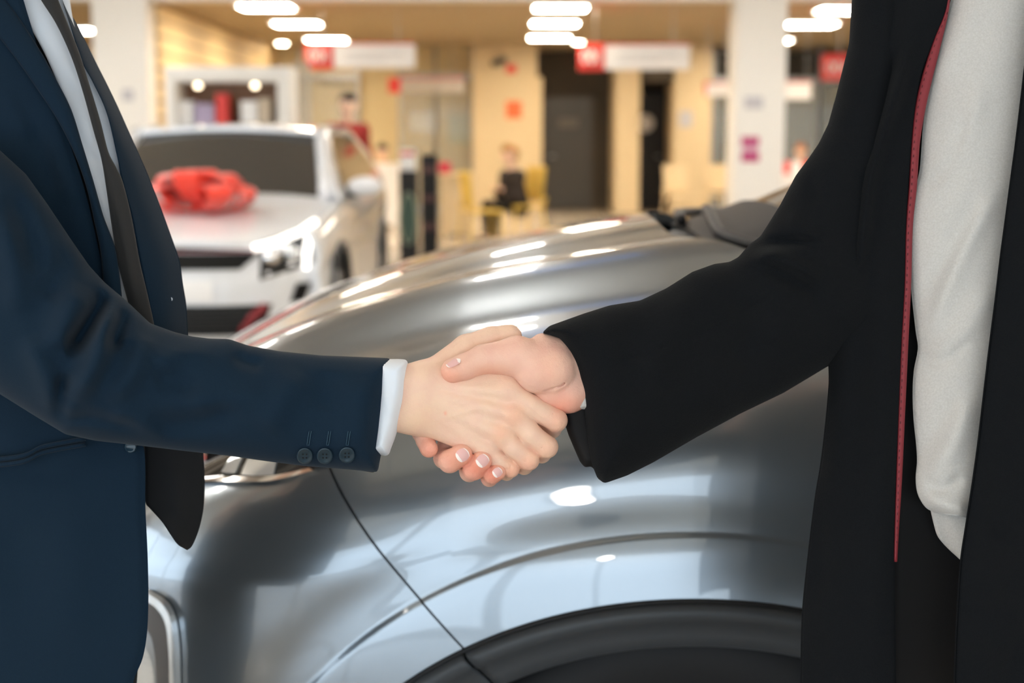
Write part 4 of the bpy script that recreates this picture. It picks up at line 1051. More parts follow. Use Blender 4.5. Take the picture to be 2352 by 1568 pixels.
stB = [([(1700, 560), (1790, 556), (1890, 556)], 9, -13), ([(1720, 590), (1800, 600), (1890, 640)], 16, 9), ([(1740, 600), (1820, 640), (1890, 690)], 14, -8), ([(1690, 600), (1740, 585), (1800, 582)], 12, 8), ([(1800, 480), (1850, 540), (1890, 560)], 14, 7),
       ([(1850, 380), (1880, 480)], 14, -6), ([(1325, 870), (1450, 822), (1600, 770), (1750, 690), (1850, 620)], 2.6, -3.2), ([(1580, 640), (1540, 760), (1480, 900)], 34, 6), ([(1700, 640), (1720, 760), (1700, 900)], 34, -6), ([(1800, 700), (1780, 800)], 28, 5), ([(1400, 720), (1390, 860), (1400, 1040)], 30, 4)]
stB = [(p_, s_, a_*(1.7 if s_ > 4 else 1)) for p_, s_, a_ in stB]
def wcB(x, y): return np.interp(x, [1240, 1500, 1900, 2100], [18, 55, 150, 190])+0*y
def HB(x, y): return np.interp(x, [1240, 1400, 1900, 2100], [88, 105, 120, 110])+0*y
coat = empty('coat', (.56, 1.5, .6)); coat.parent = B; coat.matrix_basis = Matrix.Translation((0, 0, .6))
_, frontB = inflate('sleeve', slB, wcB, HB, lambda x, y: np.interp(x, [1300, 1500], [50, 130])+0*y, M_coat, coat, 4.5, stB)
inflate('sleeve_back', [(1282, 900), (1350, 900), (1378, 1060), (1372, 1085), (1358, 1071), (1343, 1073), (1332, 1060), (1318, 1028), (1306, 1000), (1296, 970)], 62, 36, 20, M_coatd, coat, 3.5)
sw = empty('sweater', (.56, 1.46, .8)); sw.parent = B; sw.matrix_basis = Matrix.Translation((0, -.04, .8))
inflate('sweater_cuff', [(1334, 890), (1350, 880), (1366, 930), (1356, 941), (1326, 939), (1334, 915)], 32, 36, 10, M_sweater, sw, 2.5)
# torso volume
inflate('coat_back', [(1990, -90), (2800, -90), (2800, 1640), (1880, 1640), (1900, 1000), (1940, 500)], 360, 140, 150, M_coatd, coat, 14)
cl = [(1998, -80, 150), (1975, 20, 148), (1950, 130, 145), (1928, 200, 142), (1916, 270, 140), (1903, 330, 138), (1893, 450, 134), (1891, 600, 130), (1895, 750, 128), (1903, 850, 128), (1900, 920, 128), (1886, 1050, 128), (1870, 1150, 128), (1852, 1300, 128), (1841, 1420, 128), (1838, 1568, 128), (1836, 1650, 128)]
cr_ = [(2200, -80, 62), (2178, 10, 62), (2165, 50, 62), (2140, 110, 62), (2115, 180, 60), (2100, 280, 58), (2090, 400, 56), (2083, 520, 56), (2080, 650, 56), (2072, 800, 56), (2066, 950, 56), (2060, 1100, 56), (2056, 1250, 56), (2056, 1400, 56), (2060, 1660, 56)]
strip('coat_far_front', cl, cr_, M_coat, coat, 200, 50, 34, 14,
      [([(2095, 70), (2055, 220), (2010, 350), (1985, 500), (1965, 700)], 12, 20), ([(2060, 100), (2020, 260), (1985, 400)], 12, -16), ([(2000, 40), (1950, 180), (1935, 300), (1935, 600)], 10, -8), ([(2020, 60), (1965, 220), (1950, 420)], 10, 7),
       ([(1950, 700), (1925, 950), (1905, 1200)], 22, 8), ([(1990, 620), (1975, 900), (1960, 1300)], 26, -7), ([(2040, 500), (2030, 900), (2010, 1500)], 20, 5), ([(1890, 1150), (1880, 1400)], 16, -5)], 4)
# red piping runs along the coat edge
pr = [(2186, -60, 70), (2180, 20, 70), (2162, 100, 68), (2142, 180, 66), (2126, 250, 66), (2113, 330, 64), (2106, 430, 64), (2097, 520, 64), (2093, 650, 62), (2086, 800, 62), (2079, 950, 62), (2072, 1100, 60), (2066, 1200, 60), (2061, 1290, 60)]
pl = [(a-x_, b, c_+6) for (a, b, c_), x_ in zip([(2186, -60, 60), (2178, 20, 60), (2152, 85, 60), (2125, 170, 58), (2108, 245, 56), (2099, 330, 55), (2093, 430, 55), (2086, 520, 55), (2082, 650, 55), (2074, 800, 55), (2068, 950, 55), (2063, 1100, 54), (2060, 1200, 54), (2058, 1290, 54)], [6]*14)]
strip('red_piping', pl, pr, M_red, coat, 160, 8, 5, 9)
mb = MB(); sp = spline([(a+7, b, c_-5) for a, b, c_ in pl], 170)
for i in range(10, 165, 1):
    if i % 2: a_, b_ = sp[i], sp[i+1]; mb.cyl(PW(a_[0], a_[1], a_[2]).tolist(), PW(*(a_+(b_-a_)*.7)).tolist(), .9/K, n=5)
st_ = mb.build('piping_stitches', mat('dark_red_thread', (.08, .01, .012), rough=.8), coat)
strip('coat_lining', [(2050, -80, 150), (2060, 400, 150), (2050, 900, 150), (2040, 1650, 150)], [(2300, -80, 170), (2300, 400, 170), (2300, 900, 170), (2300, 1650, 170)], M_coatd, coat, 30, 10, 0, 8)
# sweater
swl = [(2222, -80, 95), (2196, -30, 95), (2181, 10, 95), (2160, 90, 92), (2141, 170, 90), (2121, 280, 88), (2112, 390, 86), (2096, 450, 84), (2087, 520, 84), (2088, 600, 84), (2094, 680, 84), (2103, 760, 84), (2108, 800, 84), (2099, 850, 82), (2096, 900, 82), (2098, 960, 82), (2104, 1020, 80), (2106, 1060, 80), (2103, 1100, 78), (2108, 1135, 78), (2126, 1165, 78), (2150, 1178, 80)]
swr = [(2420, -80, 30), (2400, 0, 30), (2385, 90, 30), (2365, 190, 28), (2350, 300, 26), (2336, 400, 24), (2322, 500, 24), (2312, 600, 24), (2300, 700, 24), (2290, 780, 24), (2280, 850, 24), (2270, 900, 24), (2262, 960, 24), (2255, 1010, 24), (2250, 1060, 24), (2244, 1100, 24), (2240, 1130, 24), (2236, 1160, 26), (2232, 1190, 28)]
strip('sweater_front', swl, swr, M_sweater, sw, 200, 50, 30, 10,
      [([(2260, 180), (2210, 330), (2140, 440)], 16, 7), ([(2230, 250), (2180, 380), (2120, 440)], 12, -7), ([(2300, 420), (2200, 600), (2130, 780)], 16, 8), ([(2250, 440), (2180, 580), (2110, 720)], 16, -7), ([(2290, 650), (2200, 780), (2120, 830)], 20, 6),
       ([(2100, 810), (2160, 830), (2230, 780)], 10, -6), ([(2230, 900), (2190, 1020), (2120, 1100)], 18, 8), ([(2200, 900), (2140, 1000), (2110, 1040)], 16, -6), ([(2215, 1090), (2170, 1120), (2120, 1110)], 10, -7), ([(2120, 1140), (2170, 1160), (2230, 1170)], 12, 8), ([(2140, 200), (2200, 100), (2260, -20)], 18, 5)], 3)
strip('sweater_hem', [(2128, 1130, 96), (2138, 1175, 96), (2145, 1205, 96), (2152, 1228, 96), (2162, 1243, 96), (2180, 1262, 98), (2204, 1284, 100)], [(2260, 1130, 60), (2250, 1180, 60), (2245, 1210, 60), (2240, 1240, 60), (2235, 1270, 62), (2230, 1290, 62), (2225, 1300, 64)], M_sweater, sw, 40, 20, 6, 8, [([(2150, 1170), (2190, 1260)], 8, -4)])
# near coat front
nl = [(2375, -80, -40), (2366, 30, -40), (2352, 150, -42), (2344, 220, -42), (2332, 320, -44), (2320, 410, -44), (2308, 500, -44), (2296, 590, -46), (2284, 690, -46), (2270, 800, -48), (2257, 910, -48), (2244, 1020, -50), (2230, 1120, -50), (2216, 1210, -50), (2205, 1285, -50), (2198, 1380, -50), (2193, 1480, -50), (2190, 1570, -50), (2188, 1660, -50)]
nr_ = [(2900, -80, 120), (2900, 400, 120), (2880, 900, 100), (2860, 1300, 100), (2850, 1660, 100)]
strip('coat_near_front', nl, nr_, M_coat, coat, 180, 60, 60, 16, [([(2345, 1450), (2300, 1600)], 12, -5), ([(2330, 300), (2345, 700), (2330, 1100)], 26, 5), ([(2300, 900), (2300, 1300)], 24, -4), ([(2270, 1216), (2285, 1226), (2305, 1228)], 3.5, -7)], 4)
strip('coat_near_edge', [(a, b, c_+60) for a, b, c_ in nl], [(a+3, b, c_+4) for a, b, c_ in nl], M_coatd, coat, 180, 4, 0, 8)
trousers(B, (.58, 1.46, .93), (-.8, -.6), M_coatd)
hair(B, (.57, 1.44, 1.66), (-.8, -.6))

# ================================================================== THE HALL BEHIND
# ---- white car ------------------------------------------------------------
WCX, WCY, WHW = -1.85, 7.5, .86
def wc_w(y): return np.interp(y, [0, .1, .35, .8, 1.5, 3.2, 4.0, 4.25], [.74, .79, .825, .85, .86, .86, .84, .80])
def bow(x): return .34*(np.abs(x)/.86)**2.6
def fas(x, z, off=0.): return np.stack([WCX+x+0*z, WCY-off+bow(x)+.05*((z-.45)/.25)**2*(z > .45)+.03*(z < .35)*((.35-z)/.1)**2+0*x, z+0*x], -1)
wcar = empty('car', (WCX, WCY+2.1, 0), 'white hatchback facing the camera with a red bow on its bonnet', 'car')
def wsheet(name, g, m, td=None, thick=.02, parent=None, flip=False):
    t = np.zeros_like(g); t[...] = td if td is not None else (0, 1, 0)
    return sheet(name, g, m, parent or wcar, t, thick)
xs = np.linspace(-.80, .80, 60)[None]; zs = np.linspace(.20, .70, 24)[:, None]
wsheet('front_bumper', fas(xs, zs), M_white)
# bonnet
y = np.linspace(0, 1, 30)[:, None]; x = np.linspace(-1, 1, 40)[None]
hx = x*(.70+.10*y); fy = bow(hx)*(1-y)*.8+.05+y*1.08; hz_ = .70+(.93-.70)*y**.75+(.055*(1-x*x))+.0*y; hz_ = hz_-.02*(np.abs(x) > .93)
wsheet('bonnet', np.stack([WCX+hx, WCY+fy, hz_], -1), M_white, (0, 0, -1), .03)
for sg in (-1, 1):
    yy = np.linspace(.22, 4.2, 90)[:, None]; t = np.linspace(0, 1, 26)[None]
    zt = np.interp(yy, [0, .3, 1.1, 2.2, 4.2], [.72, .82, .93, .97, 1.02]); w_ = wc_w(yy)
    z = .2+(zt-.2)*t; xx = w_-.05*(np.clip((t-.75)/.25, 0, 1))**2-.05*np.clip((.25-t)/.25, 0, 1)**2-.012*np.exp(-((t-.62)/.05)**2)
    g = np.stack([WCX+sg*xx, WCY+yy+0*t, z], -1)
    arch = lambda c: ((WCY+yy+0*t-(WCY+c))**2+(z-.32)**2) < .36**2
    keep = ~(arch(.82) | arch(3.4))[:-1, :-1]
    td = np.zeros_like(g); td[..., 0] = -sg; sheet('side_panel', g, M_white, wcar, td, .03, keep)
    for c in (.82, 3.4):
        th = np.linspace(-1.75, 1.75, 30); MB().tube([(WCX+sg*(float(wc_w(c+.37*math.sin(a)))-.0), WCY+c+.37*math.sin(a), .32+.37*math.cos(a)) for a in th], .022).build('arch_trim', M_plastic, wcar, True)
        wl = empty('wheel', (WCX+sg*.75, WCY+c, 0)); wl.parent = wcar; wl.matrix_basis = Matrix.Translation(wl.location-wcar.location)
        MB().cyl((WCX+sg*.60, WCY+c, .32), (WCX+sg*.82, WCY+c, .32), .318, n=40).build('tyre', M_rubber, wl, True)
        mb = MB().cyl((WCX+sg*.818, WCY+c, .32), (WCX+sg*.828, WCY+c, .32), .07, n=20)
        for k in range(5): a = 2*math.pi*k/5; mb.tube([(WCX+sg*.825, WCY+c+r*math.sin(a), .32+r*math.cos(a)) for r in (.03, .21)], .025)
        mb.build('rim', M_alu, wl)
    # greenhouse sides
    yy = np.linspace(1.05, 4.05, 40)[:, None]; t = np.linspace(0, 1, 10)[None]
    zb = np.interp(yy, [1, 2.2, 4.2], [.93, .97, 1.02]); zt = np.interp(yy, [1.05, 1.9, 2.3, 3.3, 4.05], [.95, 1.33, 1.39, 1.37, 1.20])
    z = zb+(zt-zb)*t; xx = .83-(.83-.60)*((z-.93)/.46)
    g = np.stack([WCX+sg*xx, WCY+yy+0*t, z], -1); td = np.zeros_like(g); td[..., 0] = -sg; sheet('cabin_side', g, M_white, wcar, td, .02)
    # window inside it
    yy = np.linspace(1.42, 3.75, 40)[:, None]; zb = np.interp(yy, [1, 2.2, 4.2], [.95, .99, 1.05]); zt = np.interp(yy, [1.42, 1.95, 2.3, 3.3, 3.75], [1.02, 1.29, 1.335, 1.32, 1.15])
    z = zb+(zt-zb)*t; xx = .836-(.83-.60)*((z-.93)/.46)
    g = np.stack([WCX+sg*xx, WCY+yy+0*t, z], -1); sheet('side_window', g, M_glass, wcar, td[:, :10], .01)
    m_ = MB().ell((WCX+sg*.93, WCY+1.45, 1.0), (.115, .07, .065)).build('door_mirror', M_white, wcar, True)
    MB().box(WCX+sg*.93-.08, WCX+sg*.93+.08, WCY+1.49, WCY+1.53, .96, 1.05, .01).build('mirror_glass', M_chrome, m_)
    MB().tube([(WCX+sg*.80, WCY+1.46, .95), (WCX+sg*.90, WCY+1.45, .965)], .025).build('mirror_arm', M_black, m_, True)
    # headlamp with its bright strips
    hl_ = wsheet('headlight', fas(np.linspace(.50, .80, 14)[None]*sg, np.linspace(.60, .80, 10)[:, None]*1.0+.055*np.linspace(-1, .6, 14)[None], .006)[::1], M_glass, (0, 1, 0), .01)
    a = [fas(np.array(sg*q[0]), np.array(q[1]), .03).tolist() for q in ((.47, .715), (.58, .745), (.69, .79), (.77, .845))]
    MB().tube(a, .017, 8).build('light_strip', M_drl, hl_, True)
    a = [fas(np.array(sg*q[0]), np.array(q[1]), .03).tolist() for q in ((.745, .80), (.735, .70), (.73, .60))]
    MB().tube(a, .017, 8).build('light_strip', M_drl, hl_, True)
    MB().ell(fas(np.array(sg*.56), np.array(.665), .03).tolist(), (.05, .03, .04)).build('lamp_unit', M_chrome, hl_, True)
    MB().ell(fas(np.array(sg*.66), np.array(.68), .03).tolist(), (.04, .03, .045)).build('lamp_unit', M_lens, hl_, True)
    g = fas(np.linspace(.665, .735, 6)[None]*sg, np.linspace(.41, .52, 6)[:, None], .012); g[..., 0] += sg*.02*np.linspace(-1, 1, 6)[:, None]
    wsheet('bumper_vent', g, M_void, (0, 1, 0), .01)
def fpoly(name, x0, x1a, x1b, z0, z1, off, m):     # trapezoid on the fascia, wider at top
    v = np.linspace(0, 1, 8)[:, None]; u = np.linspace(-1, 1, 40)[None]
    return wsheet(name, fas(u*(x1a+(x1b-x1a)*v), z0+(z1-z0)*v+0*u, off), m, (0, 1, 0), .012)
fpoly('upper_grille', 0, .40, .50, .605, .69, .008, M_void)
MB().tube([fas(np.array(x_), np.array(.700), .014).tolist() for x_ in np.linspace(-.5, .5, 20)], .004).build('red_trim', M_red, wcar, True)
lg = fpoly('lower_grille', 0, .50, .56, .25, .415, .008, M_void)
for k in range(3): MB().tube([fas(np.array(x_), np.array(.285+.045*k), .02).tolist() for x_ in np.linspace(-.5, .5, 20)], .006).build('grille_bar', M_plastic, lg, True)
for sg in (-1, 1): MB().tube([fas(np.array(sg*x_), np.array(z_), .02).tolist() for x_, z_ in ((.40, .27), (.46, .35), (.53, .41))], .022).build('red_accent', M_red, lg, True)
pl_ = wsheet('number_plate', fas(np.linspace(-.26, .26, 10)[None], np.linspace(.44, .55, 5)[:, None], .02), M_swhite, (0, 1, 0), .012)
mb = MB()
for x_ in (-.2, -.13, -.06, .04, .11): mb.box(WCX+x_-.018, WCX+x_+.018, WCY-.024+bow(x_), WCY-.020+bow(x_), .465, .525)
# windscreen, roof
u = np.linspace(0, 1, 14)[:, None]; v = np.linspace(-1, 1, 30)[None]
gx_ = v*(.68-.13*u); gy = 1.12+.80*u-.10*(1-v*v)+.06*(1-u); gz_ = .955+.375*u+.02*(1-v*v)
ws_ = wsheet('windscreen', np.stack([WCX+gx_, WCY+gy, gz_], -1), M_glass, (0, .6, -.6), .01)
MB().ell((WCX, WCY+1.78, 1.26), (.12, .03, .035)).build('rear_view_mirror', M_black, ws_, True)
for sg in (-1, 1): MB().tube([(WCX+sg*(.735-.135*q), WCY+1.14+.83*q, .94+.395*q) for q in np.linspace(0, 1, 6)], .055).build('windscreen_pillar', M_white, wcar, True)
u = np.linspace(0, 1, 24)[:, None]; gx_ = v*.63+0*u; gy = 1.88+2.1*u-.08*(1-v*v)*(1-u); gz_ = 1.33+.055*np.sin(np.pi*np.clip(u*.75+.08, 0, 1))+.035*(1-v*v)-.10*u**4
wsheet('roof', np.stack([WCX+gx_, WCY+gy, gz_], -1), M_white, (0, 0, -1), .03)
MB().box(WCX-.80, WCX+.80, WCY+4.15, WCY+4.28, .25, 1.02, .04).build('tailgate', M_white, wcar)
MB().box(WCX-.62, WCX+.62, WCY+1.3, WCY+4.1, .25, .92).box(WCX-.55, WCX+.55, WCY+.35, WCY+1.35, .25, .68).build('interior', M_void, wcar)
for sx in (-.38, .38): MB().box(WCX+sx-.22, WCX+sx+.22, WCY+2.1, WCY+2.24, .75, 1.12, .04).box(WCX+sx-.13, WCX+sx+.13, WCY+2.12, WCY+2.22, 1.12, 1.27, .04).build('seat', M_black, wcar)
mb = MB(); mb.tube([(WCX+.38+.17*math.cos(a), WCY+1.62+.02*math.sin(a), .98+.17*math.sin(a)) for a in np.linspace(0, 2*math.pi, 25)], .016).build('steering_wheel', M_black, wcar, True)
# ---- bow on the bonnet --------------------------------------------------------
bowc = np.array([-1.775, WCY+.62, .92])
bo = empty('ribbon_bow', bowc.tolist(), 'big red ribbon bow lying on the bonnet of the white car', 'bow')
rnd = random.Random(5)
lp = [(a, .0, .29) for a in (10, 60, 118, 170, 232, 290, 335)]+[(a, .5, .24) for a in (35, 95, 150, 215, 265, 320)]+[(a, 1.0, .17) for a in (20, 110, 200, 300)]
for a, lift, L in lp:
    a = math.radians(a); d = np.array([math.cos(a), math.sin(a)*.55, .10+.45*lift]); d /= np.linalg.norm(d); up = np.array([0, -.15, 1.]); sd = np.cross(d, up); sd /= np.linalg.norm(sd); up = np.cross(sd, d)
    n = 22; W = .076; g = []
    for t in np.linspace(0, 1, n):
        q = 2*math.pi*t; r = 1.12*L*.5*(1-math.cos(q)); hh = .070*math.sin(q)*(1+.2*math.cos(q))
        ww = W*(.35+.65*math.sin(math.pi*t)**.5)
        g.append([bowc+d*r+up*(hh+.03+.05*lift)+sd*s_*ww for s_ in np.linspace(-1, 1, 7)])
    g = np.array(g); o = mesh_obj('loop', g.reshape(-1, 3), grid_faces(n, 7), M_bow, bo); md = o.modifiers.new('s', 'SOLIDIFY'); md.thickness = .003
MB().ell((bowc+np.array([0, 0, .10])).tolist(), (.06, .05, .05)).build('knot', M_bow, bo, True)
# ---- unseen things added over and behind the camera for the paint to mirror ----
t = empty('banner', (-.08, 4.8, 2.75), 'small blue banner added overhead out of view, to put blue patches in the silver bonnet', 'banner')  # added only for its blue reflection on the bonnet
MB().box(-.34, .16, 4.79, 4.80, 2.72, 3.0, .002).box(-.34, .16, 4.79, 4.80, 3.08, 3.22, .002).build('cloth', M_blue, t); MB().box(-.34, .16, 4.795, 4.81, 2.70, 3.24).build('backing', M_swhite, t)
MB().cyl((-.2, 4.805, 3.24), (-.2, 4.805, CF), .004, n=6).build('cord', M_steel, t); MB().cyl((.05, 4.805, 3.24), (.05, 4.805, CF), .004, n=6).build('cord', M_steel, t)
t = empty('glint_lamp', (.18, -3.0, 0), 'slim lamp added behind the viewer, to put a bright spot in the wing', 'lamp')  # added lamp, kept slim so its reflection comes out round
MB().cyl((.18, -3.0, 0), (.18, -3.0, .03), .16, n=32).build('base', M_steel, t, True); MB().cyl((.18, -3.0, .03), (.18, -3.0, 1.60), .014, n=12).build('pole', M_steel, t, True)
MB().box(.11, .25, -3.03, -2.97, 1.56, 1.94, .02).build('shade', M_plastic, t); MB().ell((.18, -2.965, 1.75), (.05, .012, .17), 32, 20).build('bulb', M_lampc, t, True)
# ---- hanging signs --------------------------------------------------------------
def hang_sign(px0, px1, pxr, py0, py1, Y, zc, label, marks=True, white=M_swhite):
    x0, z1 = XZ(px0, py0, Y); x1, z0 = XZ(px1, py1, Y); xr, _ = XZ(pxr, py0, Y)
    t = empty('hanging_sign', ((x0+x1)/2, Y, z0), label, 'sign', 'hanging signs in the hall behind')
    rd = MB().box(x0, xr, Y-.06, Y+.06, z0, z1, .008).build('red_panel', M_sred, t)
    MB().box(xr, x1, Y-.05, Y+.05, z0+.01, z1-.01, .008).build('white_panel', white, t)
    MB().box(x0, x1, Y-.055, Y+.055, z1-.012, z1+.008).build('top_rail', M_sred, t)
    if marks:
        w = xr-x0; h = z1-z0; mb = MB()
        for k in (.25, .52): mb.tube([(x0+w*k+w*.10*math.cos(a), Y-.064, z0+h*.5+h*.22*math.sin(a)) for a in np.linspace(0, 2*math.pi, 17)], .012, 6)
        mb.tube([(x0+w*.74, Y-.064, z0+h*.27), (x0+w*.74, Y-.064, z0+h*.73)], .013, 6)
        mb.build('emblem', M_swhite, rd)
        mb = MB()
        for k in range(2): mb.box(xr+(x1-xr)*.15, xr+(x1-xr)*(.85-.2*k), Y-.0535, Y-.0525, z0+h*(.56-.22*k), z0+h*(.62-.22*k))
        mb.build('faint_lines', mat('pale_grey_print', (.60, .60, .62), rough=.5), t)
    for k in (.15, .85): MB().cyl((x0+(x1-x0)*k, Y, z1), (x0+(x1-x0)*k, Y, CB), .006, n=8).build('rod', M_steel, t)
    return t
hang_sign(702, 953, 766, 100, 158, 18.6, 0, 'long red and white hanging sign above the white car')
hang_sign(1329, 1583, 1388, 102, 162, 18.6, 0, 'long red and white hanging sign left of the right white pillar')
hang_sign(1889, 2150, 1955, 127, 184, 18.6, 0, 'hanging sign whose red end shows beside the black coat')
hang_sign(892, 1066, 920, 180, 214, 24.5, 0, 'small dim hanging sign farther back, right of the white car', False, mat('dim_white', (.5, .46, .42), rough=.5))
hang_sign(1790, 1862, 1797, 188, 230, 21.0, 0, 'small cream hanging sign right of the right white pillar', False, M_swhite)
hang_sign(1618, 1672, 1622, 190, 222, 21.0, 0, 'small white hanging sign left of the right white pillar', False, M_swhite)
# ---- things stuck on pillars and walls ------------------------------------------------
def plate(name, px0, px1, py0, py1, Y, m, label, cat, depth=.01):
    x0, z1 = XZ(px0, py0, Y); x1, z0 = XZ(px1, py1, Y)
    return tag(MB().box(x0, x1, Y-depth, Y, z0, z1, .002).build(name, m), label, cat)
plate('notice', 1703, 1743, 314, 334, 17.298, M_magenta, 'upper magenta sticker on the right white pillar', 'sticker')
plate('notice', 1703, 1743, 350, 371, 17.298, M_magenta, 'lower magenta sticker on the right white pillar', 'sticker')
plate('notice', 1706, 1740, 335, 349, 17.298, mat('pink_print', (.62, .35, .48), rough=.5), 'pale pink strip between the magenta stickers on the right pillar', 'sticker')
plate('notice', 1710, 1752, 222, 250, 17.298, M_grey, 'grey printed notice on the right white pillar', 'notice')
plate('notice', 280, 308, 205, 232, 17.298, M_grey, 'faint grey notice on the left white pillar', 'notice')
YP = YB-.102
nt_ = plate('wall_sign', 1162, 1198, 232, 272, YP, M_orange, 'orange red square sign on the wide tan pillar', 'sign')
plate('wall_sign', 1162, 1186, 148, 168, YP, M_sred, 'small red sign high on the wide tan pillar', 'sign')
plate('notice', 1560, 1590, 255, 292, YP, M_grey, 'pale notice on the tan column left of the right pillar', 'notice')
cl_ = empty('wall_clock', onY(1482, 283, YB+1.18).tolist(), 'round pale dial hanging in the dark doorway', 'clock')
c0 = onY(1482, 283, YB+1.18); MB().cyl(c0.tolist(), (c0+np.array([0, -.03, 0])).tolist(), .15, n=32).build('dial', M_swhite, cl_); MB().tube([(c0+np.array([.16*math.cos(a), -.02, .16*math.sin(a)])).tolist() for a in np.linspace(0, 2*math.pi, 33)], .012).build('rim', M_steel, cl_, True)
sc_ = empty('security_camera', onY(1148, 140, YB-.2).tolist(), 'dark camera bracket at the top of the wide tan pillar', 'camera')
c0 = onY(1148, 140, YB-.2); MB().tube([(c0+np.array([.0, .1, .02])).tolist(), (c0+np.array([.0, 0, .0])).tolist()], .03).build('bracket', M_black, sc_); MB().cyl((c0+np.array([-.12, -.1, -.05])).tolist(), (c0+np.array([.10, -.0, .02])).tolist(), .06, n=16).build('housing', M_plastic, sc_)
# pictures on the meeting room wall
plate('picture', 940, 1003, 258, 300, YB+.595, M_swhite, 'pale picture on the cream back wall behind glass', 'picture')
plate('picture', 1030, 1078, 262, 330, YB+.595, mat('pale_green', (.45, .50, .38), rough=.6), 'greenish picture at the right end of the cream back wall', 'picture')
# ---- white display cabinet behind the white car -------------------------------------------
YC = 15.0
x0, z1 = XZ(376, 153, YC); x1, _ = XZ(666, 153, YC)
cab = empty('display_cabinet', ((x0+x1)/2, YC+.25, 0), 'tall white display cabinet with shelves behind the white car', 'cabinet')
MB().box(x0, x0+.11, YC, YC+.5, 0, z1, .01).box(x1-.14, x1, YC, YC+.5, 0, z1, .01).box(x0+.11, x1-.14, YC, YC+.5, z1-.15, z1, .01).box(x0+.11, x1-.14, YC, YC+.5, 0, .1).build('frame', M_pillar, cab)
MB().box(x0+.11, x1-.14, YC+.46, YC+.5, .1, z1-.15).build('back_panel', M_wood, cab)
for z in (.55, 1.0, 1.42): MB().box(x0+.11, x1-.14, YC+.02, YC+.46, z, z+.025).build('shelf', M_pillar, cab)
for px_ in (449, 581):
    xx, zz = XZ(px_, 196, YC); MB().ell((xx, YC+.12, zz), (.035, .035, .025)).build('spotlight', mat('spot_glow', (.9, .9, .9), emit=(1., .82, .55), est=5.), cab, True)
for k, (px0, px1, py0, m, lb) in enumerate(((400, 440, 232, M_swhite, 'white'), (446, 490, 238, mat('lilac_print', (.45, .38, .55), rough=.6), 'lilac'), (494, 520, 215, M_sred, 'red brown'), (552, 588, 232, M_swhite, 'cream'), (592, 618, 226, mat('beige_box', (.62, .52, .40), rough=.6), 'beige'))):
    a, z_ = XZ(px0, py0, YC+.1); b, _ = XZ(px1, py0, YC+.1)
    t = empty('carton', ((a+b)/2, YC+.22, 1.445), '%s carton on the top shelf of the white display cabinet' % lb, 'box', 'cartons in the display cabinet')
    MB().box(a, b, YC+.12, YC+.34, 1.445, z_, .004).build('box', m, t); MB().box(a-.002, b+.002, YC+.118, YC+.342, z_-.03, z_+.002).build('lid', m, t)
# glass tubes of the post right of the cabinet
for k, px_ in enumerate((682, 706)):
    a, _ = XZ(px_, 200, 16.0); t = empty('post', (a, 16.0, 0), '%s slim grey post right of the display cabinet' % ('left' if k == 0 else 'right'), 'post', 'slim posts')
    MB().cyl((a, 16., 0), (a, 16., 2.15), .03, n=16).build('tube', mat('grey_metal', (.35, .33, .28), rough=.4), t, True); MB().cyl((a, 16., 0), (a, 16., .02), .05, n=24).build('foot', M_steel, t)
